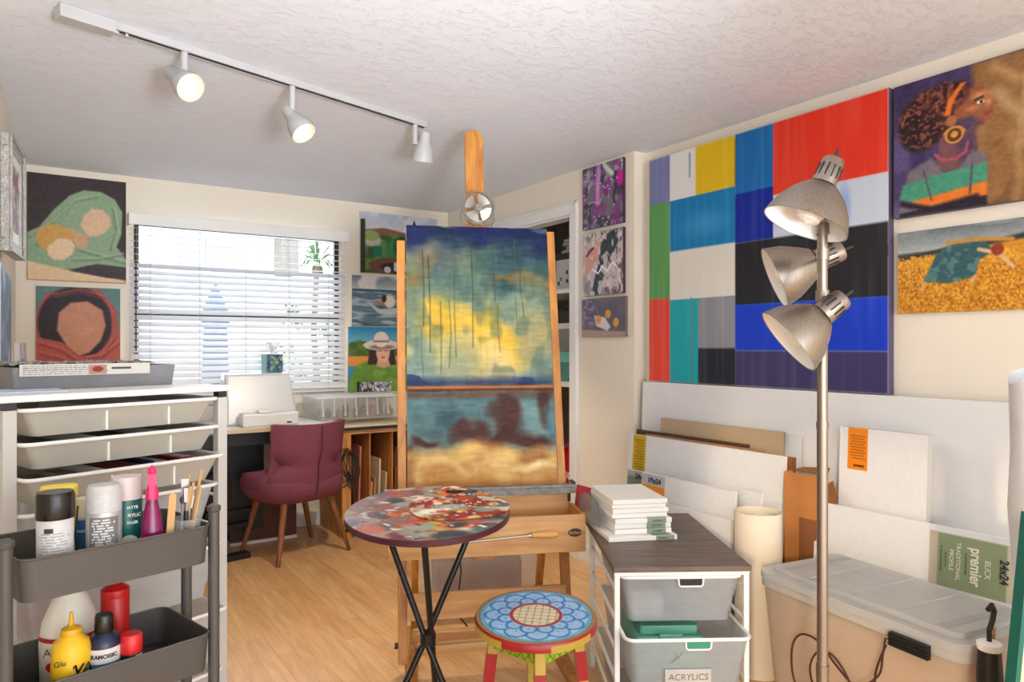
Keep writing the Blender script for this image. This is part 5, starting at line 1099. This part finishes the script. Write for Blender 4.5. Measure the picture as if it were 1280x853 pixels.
M_teal = clear_mat('teal_plastic', (120, 200, 176), alpha=.95, rough=.25, trans=.2)
tb2 = thing('teal_case', 'teal plastic case lying in the open wire drawer', 'case', dloc(.20, .14, .2165), DR)
MB().prism(rrect(-.115, .115, -.09, .2, .015), 0, .128).build('case_body', M_teal, tb2, bevel=.005)
MB().prism(rrect(-.1, .1, -.07, .18, .012), .128, .158).box(-.04, .04, -.098, -.09, .10, .14).build('case_lid', M_teal, tb2, bevel=.005)
for i, (x, y, c, lb) in enumerate(((.12, .1, (190, 190, 186), 'pale paint tube bundle in the upper wire drawer'), (.26, .16, (120, 126, 136), 'grey cloth in the upper wire drawer'))):
    o = MB().prism(rrect(-.06, .06, -.05, .2, .02), 0, .09).build('supply_bundle', mat('bundle_%d' % i, c, .7, var=.4, vscale=20), loc=dloc(x, y, .4105), rot=(0, 0, DR), bevel=.01); tag(o, lb, 'bundle')
# stack of small canvases, clear bag, red pouch
KS = 1.16; sx0 = Vector((1.7414, 2.0097, .6005)); SRZ = math.radians(-23.4)
M_cw = mat('canvas_white', (238, 236, 230), .7, var=.015); M_cl = mat('label_sage', (134, 150, 126), .5, var=.05)
def sloc(x, y, z): return Matrix.Rotation(SRZ, 3, 'Z') @ (Vector((x, y, z)) * KS) + sx0
zz = 0; names = ['bottom', 'second', 'third', 'fourth', 'fifth', 'sixth', 'seventh', 'topmost']
for i in range(8):
    if i == 0: x0, x1, y0, y1, t_ = 0, .232, 0, .34, .0165
    else: x0, x1, y0, y1, t_ = (.028, .222, .02 + .004 * (i % 3), .30, .0165) if i < 4 else (.02 + .002 * (i % 2), .205 + .004 * (i % 3), .03 - .003 * (i % 2), .28, .0155)
    if i == 6: t_ = .012
    mb = MB().box(x0, x1, y0, y1, 0, t_); o = mb.build('blank_canvas', M_cw, loc=sx0 + Vector((0, 0, zz * KS)), rot=(0, 0, SRZ), bevel=.0025); o.scale = (KS, KS, KS)
    tag(o, ('thicker blank white canvas, the topmost of the stack on the drawer unit' if i == 7 else '%s blank canvas from below in the stack on the drawer unit' % names[i]) if i else 'largest blank canvas, at the very bottom of the stack', 'canvas', 'blank canvases stacked on the drawer unit')
    if i < 4:
        lbx = MB().box(x1 - .085 + .012 * (i == 0), x1 - .02 + .01 * (i == 0), y0 - .0008, y0 - .0001, .001, t_ - .001).box(x1 - .085, x1 - .02, y0, y0 + .03, t_ + .0001, t_ + .0004).build('sage_label', M_cl, o)
        text('premier', .010, M_ink, lbx, (x1 - .05, y0 - .0014, t_ / 2), shear=.2)
    zz += t_ + .0006
bag = MB().lathe([(.03, 0), (.052, .008), (.058, .04), (.05, .085), (.03, .11), (.001, .118)], 20, Matrix.Diagonal((.5, 2.1, .8, 1)))
for i, v in enumerate(bag.v):
    rg2 = random.Random(i); bag.v[i] = (v[0] * rg2.uniform(.9, 1.1), v[1] * rg2.uniform(.9, 1.1), v[2] * rg2.uniform(.94, 1.06))
bg_ = bag.build('plastic_bag', clear_mat('bag_clear', (150, 150, 152), alpha=.5, rough=.12, trans=.1), loc=sloc(-.03, .19, .0175), rot=(0, 0, SRZ), smooth=True); tag(bg_, 'crumpled clear grey plastic bag leaning against the blank canvases', 'bag')
bg_.location = sloc(-.003, .215, .0176); bg_.scale = (KS * .8, KS, KS)
o = MB().prism([(-.05, 0), (.05, 0), (.04, .10), (-.03, .12)], -.012, .012, Matrix.Rotation(PI / 2, 4, 'X')).build('red_pouch', mat('red_pouch', (186, 32, 40), .5, var=.1), loc=sloc(.04, .42, .0005), rot=(-.2, 0, SRZ), bevel=.004); tag(o, 'red pouch behind the clear plastic bag on the drawer unit', 'pouch')

# ================================================================ BOARDS LEANING ON THE RIGHT WALL
def plain(w_, h_, c=(228, 228, 228), n=40, seed=3):
    a = Art(w_, h_, n, c); a.grain(2); return a
def leaner(name, label, cat, yf, yn, h_, Xtop, Xbot, t_, art, side=(236, 234, 228), group=None):
    tl_ = math.asin((Xtop - Xbot) / h_)
    return canvas(name, label, cat, yf - yn, h_, t_, art, (Xbot, (yf + yn) / 2, 0), rz=-PI / 2, tilt=tl_, side=side, group=group)
leaner('foam_board', 'very large white board leaning on the wall under the abstract painting', 'board', 2.955, .80, 1.133, 2.815, 2.765, .01, plain(2.15, 1.13))
o = leaner('cardboard_sheet', 'beige cardboard sheet standing behind the picture frames', 'cardboard', 2.765, 2.0, .945, 2.765, 2.725, .006, plain(.76, .94, (186, 162, 132)), side=(150, 124, 96))
leaner('foam_board', 'thin white board behind the right end of the beige cardboard', 'board', 2.05, 1.93, .93, 2.785, 2.75, .006, plain(.1, .9))
def empty_frame(label, yf, yn, h_, Xtop, Xbot, c, w_=.05):
    tl_ = math.asin((Xtop - Xbot) / h_); L = yf - yn
    o = thing('picture_frame', label, 'picture frame', (Xbot, (yf + yn) / 2, 0), rot=(-tl_, 0, -PI / 2)); m_ = mat('frame_%d' % c[0], c, .5, var=.2, vscale=30)
    MB().box(-L / 2, L / 2, 0, .022, h_ - w_, h_).build('top_rail', m_, o, bevel=.003); MB().box(-L / 2, L / 2, 0, .022, 0, w_).build('bottom_rail', m_, o, bevel=.003)
    for x in (-L / 2, L / 2 - w_): MB().box(x, x + w_, 0, .022, w_ + .0005, h_ - w_ - .0005).build('stile', m_, o, bevel=.003)
    return o
empty_frame('dark brown empty picture frame behind the yellow labelled canvas', 2.90, 2.16, .875, 2.712, 2.66, (74, 48, 32))
empty_frame('light wooden empty picture frame just behind the yellow labelled canvas', 2.80, 2.05, .862, 2.682, 2.63, (170, 122, 78))
a = plain(.97, .86, n=220)
for k in range(12): a.rect(.055 + .01 * (k % 2), .115, .02 + k * .021, .026 + k * .021, (90, 78, 20), .004)
a = plain(.97, .86, n=220); a.rect(.035, .135, 0, .26, (206, 168, 24), .004)
for k in range(13): a.rect(.048 + .006 * (k % 3), .122 - .007 * (k % 2), .03 + k * .0165, .036 + k * .0165, (104, 88, 24), .004, .8)
leaner('stretched_canvas', 'large white canvas with a yellow label at its corner', 'canvas', 2.885, 1.915, .858, 2.648, 2.585, .022, a)
cardX = leaner('cardboard_sheet', 'brown cardboard sheet edge standing at the end of the large yellow labelled canvas', 'cardboard', 1.94, 1.90, .85, 2.68, 2.64, .03, plain(.04, .8, (150, 96, 50)), side=(132, 80, 40))
a = plain(.60, .70, n=160); a.rect(0, .3, 0, .1, (176, 178, 184), .006); a.rect(0, .3, .045, .3, (120, 142, 122), .006)
c24 = leaner('stretched_canvas', 'white canvas with a green and grey 24 label behind the orange labelled one', 'canvas', 2.79, 2.10, .688, 2.548, 2.50, .018, a)
text('24x24', .035, M_ink, c24, (-.24, -.002, .66), bold=.001)
a = plain(.60, .70, n=160); a.rect(0, .28, 0, .075, (190, 192, 200), .006); a.rect(0, .28, .075, .3, (236, 150, 46), .006)
c18 = leaner('stretched_canvas', 'white canvas with an orange label reading 18x24', 'canvas', 2.60, 2.03, .705, 2.468, 2.42, .018, a)
text('18x24', .036, M_ink, c18, (-.195, -.002, .675), bold=.001)
leaner('stretched_canvas', 'plain white canvas standing lowest between the drawer unit and the 18x24 canvas', 'canvas', 2.38, 1.99, .60, 2.395, 2.365, .018, plain(.4, .6))
leaner('stretched_canvas', 'narrow white canvas end showing behind the paper roll', 'canvas', 2.06, 1.97, .70, 2.56, 2.52, .018, plain(.1, .7))
cb2 = thing('cardboard_box', 'tall flattened brown cardboard box standing behind the paper roll', 'cardboard box', (2.615, 1.80, 0), -PI / 2)
M_cbd = mat('cardboard', (196, 128, 66), .8, var=.1); M_cbk = mat('cardboard_dark', (140, 88, 46), .8, var=.1)
MB().box(-.09, .075, .0, .006, 0, .80).box(-.09, -.084, .006, .05, 0, .80).box(.069, .075, .006, .05, 0, .80).box(-.09, .075, .05, .056, 0, .79).build('box_walls', M_cbd, cb2)
MB().box(-.02, .06, -.0015, -.0001, .22, .62).build('printed_panel', M_cbk, cb2)
MB().prism([(-.09, 0), (.075, 0), (.06, .05), (-.05, .03)], 0, .003, Matrix.Translation((0, .05, .80)) @ Matrix.Rotation(.5, 4, 'X')).build('box_flap', M_cbk, cb2)
MB().prism([(.076, 0), (.12, .03), (.14, -.03), (.11, -.1), (.076, -.09)], 0, .004, Matrix.Translation((0, .02, .76)) @ Matrix.Rotation(PI / 2, 4, 'X')).build('torn_flap', M_cbk, cb2)
a = plain(.36, 1.0, n=180); a.rect(.10, .34, .0, .165, (232, 134, 26), .004)
for k in range(9): a.rect(.125 + .012 * (k % 3), .315 - .015 * (k % 2), .03 + k * .011, .0335 + k * .011, (120, 70, 30), .004, .8)
a.rect(.17, .3, .145, .152, (60, 34, 20), .004)
oc = leaner('stretched_canvas', 'plastic wrapped white canvas with a small orange label at its corner', 'canvas', 1.69, 1.345, 1.005, 2.70, 2.655, .03, a, side=(190, 186, 180))
a = plain(.77, .70, n=220); a.rect(.585, 1.0, .03, .295, (142, 156, 120), .004); a.rect(.585, .62, .03, .295, (196, 184, 160), .004); a.rect(.90, 1, .03, .295, (206, 196, 170), .004)
pc2 = leaner('stretched_canvas', 'white canvas with a sage green premier 24x24 label, behind the storage bin', 'canvas', 1.75, .98, .70, 2.625, 2.575, .02, a)
wl = mat('label_cream_text', (236, 232, 218), .6)
def sidetext(s_, q, x, z_, m_, **k): return text(s_, q, m_, pc2, (x, -.0015, z_), rot=(PI / 2, PI / 2, 0), **k)
sidetext('premier', .05, .2155, .585, wl, bold=.0012, sx=.78); sidetext('BLICK', .026, .252, .585, wl, sx=.9); sidetext('TRADITIONAL', .020, .160, .592, wl); sidetext('PROFILE', .020, .138, .592, wl)
sidetext('stretched cotton canvas', .0075, .185, .59, M_ink); sidetext('for acrylic and oil painting', .0085, .105, .59, M_ink); sidetext('double primed', .0085, .12, .59, M_ink); sidetext('24x24', .036, .30, .59, M_ink, bold=.001, sx=.9)

# paper roll
rl = thing('paper_roll', 'wide cream roll of canvas paper standing beside the storage bin', 'roll', (2.435, 1.885, 0), rot=(0, 0, 0))
pr_ = [(.0925, 0), (.0925, .655), (.0905, .655), (.0905, .005), (.001, .005)]
MB().lathe(pr_, 48, caps=False).build('outer_sheet', mat('roll_cream', (238, 226, 204), .7, var=.02), rl, smooth=True)
sp2 = []
vs = []; fs = []
for i in range(120):
    t = i * .19; r_ = .086 - .0028 * t * .9
    if r_ < .02: break
    for z_ in (.006, .648 - .006 * (1 + math.sin(t))): vs.append((r_ * math.cos(t), r_ * math.sin(t), z_))
fs = [(2 * i, 2 * i + 2, 2 * i + 3, 2 * i + 1) for i in range(len(vs) // 2 - 1)]
MB().add(vs, fs).build('inner_coil', mat('roll_inner', (232, 222, 204), .8), rl, smooth=True)

# big storage bin
BRZ = math.atan2(-.73, -.097) ; bl_ = Vector((2.147, 1.66, 0))
bb = thing('storage_tote', 'large clear plastic storage tote with pale lid and black latches', 'storage bin', (2.10, 1.295, 0), -PI / 2 - .132)
# local x runs from the far end to the near end, y towards the wall
BW, BD, BH = .735, .40, .52
M_tote = clear_mat('tote_plastic', (240, 226, 206), alpha=.62, rough=.3, trans=.45); M_totel = clear_mat('tote_lid', (222, 222, 220), alpha=.8, rough=.2, trans=.3)
MB().tub((-BW / 2 + .04, BW / 2 - .04, .03, BD - .02), (-BW / 2, BW / 2, 0, BD), 0, BH - .02, .005, .04).build('tub', M_tote, bb, smooth=True)
r_ = rrect(-BW / 2 - .006, BW / 2 + .006, -.006, BD + .006, .045); MB().prism(r_, BH - .045, BH - .018).build('rim', M_totel, bb, smooth=True)
ld = MB().prism(rrect(-BW / 2 - .01, BW / 2 + .01, -.01, BD + .01, .05), BH - .017, BH + .006).prism(rrect(-BW / 2 + .03, BW / 2 - .03, .03, BD - .03, .03), BH + .006, BH + .022).build('lid', M_totel, bb, smooth=True)
for x in (-.18, -.02, .14): MB().box(x, x + .003, .045, BD - .045, BH + .022, BH + .0245).build('lid_rib', M_totel, ld)
for x in (BW / 2 - .10, -BW / 2 + .07): MB().box(x, x + .03, .05, BD - .05, BH + .022, BH + .024).build('lid_groove', mat('groove_grey', (160, 160, 160), .5), ld)
lt = MB().box(.165, .285, -.028, -.011, BH - .062, BH - .022)
for k in range(3): lt.box(.165, .285, -.032, -.028, BH - .058 + k * .012, BH - .052 + k * .012)
lt.build('latch', M_black, bb, bevel=.002)
MB().prism(rrect(-BW / 2 + .06, BW / 2 - .06, .045, BD - .05, .03), .01, BH - .08).build('stored_fabric', mat('peach_fabric', (230, 190, 150), .9, var=.1, vscale=4), bb, bevel=.01)
# cord hanging in loops from the latch
def bpt(x, y, z): return bb.matrix_world @ Vector((x, y, z))
bpy.context.view_layer.update()
cpts = [(.162, -.034, .478), (.155, -.036, .43), (.14, -.036, .36), (.07, -.04, .30), (.0, -.04, .33), (-.07, -.045, .385), (-.14, -.045, .38), (-.18, -.04, .31), (-.16, -.04, .2), (-.05, -.04, .15), (.04, -.04, .22), (.05, -.045, .30), (-.01, -.045, .36), (-.07, -.045, .35), (-.10, -.045, .28), (-.06, -.045, .2), (.05, -.04, .17), (.13, -.04, .25), (.13, -.036, .36), (.165, -.036, .46)]
def smooth_pts(p, n=6):
    p = [Vector(q) for q in p]; out = []
    for i in range(len(p) - 1):
        a0, a1, a2, a3 = p[max(i - 1, 0)], p[i], p[i + 1], p[min(i + 2, len(p) - 1)]
        for k in range(n):
            t = k / n; out.append(.5 * ((2 * a1) + (a2 - a0) * t + (2 * a0 - 5 * a1 + 4 * a2 - a3) * t * t + (3 * a1 - a0 - 3 * a2 + a3) * t ** 3))
    return out + [p[-1]]
o = MB().tube([bpt(*q) for q in smooth_pts(cpts)], .0035, 8).build('lamp_cord', mat('cord_brown', (72, 44, 32), .4), smooth=True); tag(o, 'brown lamp cord looped over the black latch of the storage tote', 'cord')

# ================================================================ FLOOR LAMP
lp = thing('floor_lamp', 'brushed steel floor lamp with three adjustable bell shades', 'floor lamp', (0, 0, 0))
zl = 1.55; ul = (1028 - 640) / 888; LP = R3 * (ul * zl) + F3 * zl; lp.location = LP
M_st = mat('brushed_steel', (142, 132, 122), .36, metal=1.0, var=.12, vscale=6, stretch=(40, 40, 1)); M_stin = mat('shade_inner', (232, 232, 232), .5); M_slot = mat('slot_black', (18, 16, 14), .6)
M_bulbo = mat('bulb_off', (240, 238, 232), .3)
MB().cyl((0, 0, .02), (0, 0, .62), .0125, n=24).cyl((0, 0, .625), (0, 0, 1.16), .0115, n=24).cyl((0, 0, 1.16), (0, 0, 1.60), .0110, n=24).cyl((0, 0, .615), (0, 0, .635), .0135, n=24).cyl((0, 0, 1.15), (0, 0, 1.165), .0128, n=24).build('pole', M_st, lp, smooth=True)
MB().lathe([(.135, 0), (.135, .012), (.12, .02), (.02, .028), (.0135, .04)], 48).build('base', M_st, lp, smooth=True)
def lamp_head(cap_px, rim_px, tow, zdep, dia, mount_z, lab):
    """cap and rim centres where the photo shows them; tow = how far the opening turns into the room"""
    def P(px, z_): return R3 * ((px[0] - 640) / 888 * z_) + F3 * z_ + U3 * (EYE - (px[1] - 433) / 888 * z_)
    A = P(cap_px, zdep); B = P(rim_px, zdep); d = B - A; L = d.length; d = (d.normalized() * math.sqrt(1 - tow * tow) - F3 * tow).normalized(); L = L / math.sqrt(1 - tow * tow)
    A = A - LP; q = d.to_track_quat('Z', 'Y').to_matrix().to_4x4(); T = Matrix.Translation(A) @ q; R_ = dia / 2
    sh = MB().lathe([(.024, L * .40), (.034, L * .42), (R_ * .62, L * .55), (R_ * .86, L * .76), (R_, L), (R_ - .0015, L), (R_ * .85, L * .765), (R_ * .6, L * .56), (.03, L * .435), (.001, L * .43)], 48, T, caps=False).build('lamp_shade', M_st, lp, smooth=True)
    sh['label'] = lab
    MB().lathe([(R_ - .0025, L - .001), (R_ * .84, L * .765 + .002), (R_ * .59, L * .56 + .002), (.028, L * .44), (.001, L * .438)], 48, T, caps=False).build('shade_lining', M_stin, sh, smooth=True)
    hs_ = MB().lathe([(.001, .0), (.019, .0), (.0225, .004), (.026, L * .38), (.03, L * .40), (.001, L * .405)], 32, T, caps=False).build('socket_housing', M_st, sh, smooth=True)
    sl = MB()
    for k in range(12):
        t = 2 * PI * k / 12; r0 = .0238
        M2 = T @ Matrix.Rotation(t, 4, 'Z'); sl.box(r0 - .001, r0 + .0016, -.0018, .0018, L * .12, L * .30, M2)
    sl.build('vent_slots', M_slot, sh)
    MB().cyl(T @ Vector((0, 0, -.022)), T @ Vector((0, 0, 0)), .0035).build('switch', M_slot, sh)
    MB().lathe([(.014, L * .44), (.015, L * .56), (.029, L * .72), (.031, L * .82), (.024, L * .93), (.001, L * .98)], 24, T, caps=False).build('bulb', M_bulbo, sh, smooth=True)
    m0 = Vector((0, 0, mount_z)); m1 = T @ Vector((0, 0, L * .25)); MB().cyl(m0, m1, .006).cyl(m0 - Vector((0, 0, .012)), m0 + Vector((0, 0, .012)), .0145).build('swivel_arm', M_st, lp, smooth=True)
lamp_head((1043, 199), (1006, 281), .0, 1.50, .178, 1.585, 'topmost bell shade pointing down')
lamp_head((1054, 313), (974, 346), -.2, 1.66, .152, 1.53, 'middle bell shade behind the pole')
lamp_head((1055, 372), (988, 427), -.1, 1.49, .160, 1.44, 'lowest bell shade pointing down and sideways')

# ================================================================ RIGHT EDGE OF THE PHOTO
o = thing('paper_bundle', 'tall crumpled white paper roll standing at the end of the storage tote', 'paper roll', (2.187, .80, 0))
mb = MB(); n_ = 28; prof = [(.05, 0), (.055, .3), (.06, .7), (.075, .9), (.072, 1.05), (.078, 1.18), (.08, 1.25)]; vs = []
for r_, z_ in prof:
    for i in range(n_): t = 2 * PI * i / n_; q = r_ * (1 + .08 * math.sin(3 * t + z_ * 4)); vs.append((q * math.cos(t), q * math.sin(t), z_ + (.02 * math.sin(2 * t) if z_ > 1.2 else 0)))
fs = [(j * n_ + i, j * n_ + (i + 1) % n_, (j + 1) * n_ + (i + 1) % n_, (j + 1) * n_ + i) for j in range(len(prof) - 1) for i in range(n_)] + [tuple(range(n_))]
mb.add(vs, fs).build('rolled_sheets', mat('paper_bright', (218, 220, 226), .7), o, smooth=True)
MB().cyl((0, 0, .01), (0, 0, 1.2), .03, n=20).build('inner_roll', M_white, o, smooth=True)
# pad leaning with teal edge
pd = thing('drawing_pad', 'pale drawing pad with a teal bound edge leaning by the tote', 'pad', tuple(R3 * (1.6 * .674) + F3 * 1.6), rot=(0, .105, -YAW + .1))
MB().box(.0, .012, 0, .03, .004, .955).build('teal_edge', mat('teal_edge', (10, 96, 84), .45), pd)
MB().box(.012, .42, .002, .028, .004, .955).build('pages', mat('pad_pages', (206, 198, 160), .7), pd)
ub = thing('folded_umbrella', 'black folded umbrella with a pale collar squeezed beside the tote', 'umbrella', (2.047, .862, 0), rot=(.0, -.02, 0))
MB().lathe([(.006, 0), (.01, .04), (.024, .08), (.028, .3), (.030, .48), (.026, .545)], 16).build('folded_canopy', M_black, ub, smooth=True)
MB().lathe([(.027, .546), (.029, .55), (.029, .564), (.02, .568)], 16).build('collar', M_white, ub, smooth=True)
MB().cyl((0, 0, .568), (0, 0, .60), .006).tube([(0, 0, .595), (.02, .0, .62), (.028, .0, .64), (.015, .0, .658), (-.005, -.0, .65)], .007, 8).build('handle', M_black, ub, smooth=True)
o = MB().box(-.03, .03, -.006, .006, 0, .57).build('wood_strip', mat('strip_orange', (176, 108, 54), .6), loc=(2.36, .93 + .0, 0), rot=(0, 0, .3)); tag(o, 'brown wooden strip standing between the tote and the umbrella', 'strip')
o.location = (2.11, .888, 0)

# ================================================================ CLOSET SEEN THROUGH THE DOORWAY
def shelf(z_, lab):
    o = MB().box(2.93, 3.5, 3.12, 4.9, z_ - .018, z_).build('closet_shelf', M_white, bevel=.002); tag(o, lab, 'shelf'); MB().box(2.925, 2.93, 3.12, 4.9, z_ - .03, z_ + .0).build('shelf_edge', M_white, o); return o
shelf(1.72, 'upper white closet shelf under the floral box'); shelf(1.085, 'lower white closet shelf under the teal container')
fb_ = thing('floral_box', 'white storage box with grey flower pattern on the upper closet shelf', 'box', (3.10, 3.90, 1.7205), -PI / 2)
a = Art(.5, .23, 200, (226, 228, 230)); rgn = np.random.RandomState(6)
for k in range(26):
    x, y = rgn.rand(), rgn.rand(); c = [(120, 124, 128), (84, 88, 92), (150, 154, 158)][k % 3]
    for j in range(6): t = j * PI / 3; a.ell(x + .018 * math.cos(t), y + .04 * math.sin(t), .016, .035, c, .3)
    a.ell(x, y, .008, .02, (60, 62, 66), .3); a.line([(x, y), (x + .05, y + .12)], .006, (110, 114, 118), .005)
canvas('patterned_front', None, None, .5, .23, .003, a, (0, -.004, 0), parent=fb_); MB().box(-.25, .25, 0, .3, 0, .23).build('box_body', M_white, fb_); MB().box(-.255, .255, -.008, .305, .231, .275).build('box_lid', M_dark, fb_)
rg = random.Random(2)
for i in range(4):
    o = MB().prism(rrect(-.19, .19, -.12, .12, .03), 0, .026).build('folded_towel', mat('towel_%d' % (i % 2), [(186, 196, 190), (206, 204, 196)][i % 2], .95, bump=.3), loc=(3.24, 3.92 + rg.uniform(-.02, .02), 1.997 + i * .0275), rot=(0, 0, PI / 2 + rg.uniform(-.08, .08)), bevel=.009)
    tag(o, ['lowest grey green folded towel on the floral box', 'second folded towel on the floral box, cream', 'third folded towel on the floral box, grey green', 'topmost cream folded towel on the floral box'][i], 'towel', 'towels folded on the floral box')
for i, (y, c, lb) in enumerate(((3.78, (120, 124, 126), 'grey metal fitting on the dark closet box'), (3.93, (60, 84, 96), 'blue grey tin on the dark closet box'))):
    o = MB().cyl((0, -.05, .03), (0, .06, .035), .03, .02).box(-.02, .02, -.03, .0, 0, .02).build('metal_fitting', mat('fit_%d' % i, c, .3, metal=.6), loc=(3.08, y, 1.5805)); tag(o, lb, 'fitting')
o = MB().box(-.2, .2, -.1, .1, 0, .09).build('dark_box', M_dark, loc=(3.15, 3.90, 1.49), rot=(0, 0, PI / 2), bevel=.004); tag(o, 'charcoal box on top of the clear closet container', 'box')
cc_ = thing('clear_container', 'clear container with white lid stacked on the teal one in the closet', 'container', (3.13, 3.90, 1.2905), PI / 2)
MB().tub((-.17, .17, -.11, .11), (-.19, .19, -.13, .13), 0, .16, .003, .03).build('tub', M_frost, cc_, smooth=True); MB().prism(rrect(-.195, .195, -.135, .135, .03), .161, .199).build('lid', M_white, cc_, bevel=.004)
tc_ = thing('teal_container', 'teal lidded container on the lower closet shelf', 'container', (3.13, 3.90, 1.0855), PI / 2)
MB().tub((-.17, .17, -.11, .11), (-.19, .19, -.13, .13), 0, .13, .003, .03).build('tub', clear_mat('teal_pale', (120, 190, 184), alpha=.8, trans=.3), tc_, smooth=True); MB().prism(rrect(-.2, .2, -.14, .14, .03), .131, .204).build('lid', mat('teal_lid', (120, 200, 190), .35), tc_, bevel=.004)
for i, y in enumerate((3.7, 3.95, 4.15)):
    o = MB().box(-.012, .012, -.06, .06, 0, 1.0 - .05 * i).build('wood_board', mat('closet_board_%d' % i, [(206, 182, 150), (150, 112, 80), (196, 170, 136)][i], .6), loc=(3.28, y, 0), bevel=.002); tag(o, ['pale wooden board standing nearest in the closet', 'brown wooden board in the middle of the closet floor', 'tan wooden board standing deepest in the closet'][i], 'board')
rb = thing('red_bag', 'tall red shopping bag with white letters on the closet floor', 'bag', (3.06, 3.93, 0), -PI / 2)
MB().tub((-.15, .15, -.07, .07), (-.16, .16, -.08, .08), 0, .60, .002, .008).build('bag_body', mat('bag_red', (196, 14, 30), .4, var=.1), rb); MB().tube([(-.08, -.08, .6), (-.07, -.08, .66), (.07, -.08, .66), (.08, -.08, .6)], .004, 6).build('bag_handle', mat('bag_red', (196, 14, 30), .4), rb)
text('LIQUOR', .075, M_white, rb, (.03, -.0795, .44), bold=.001); text('CITY', .05, M_white, rb, (.03, -.078, .37))
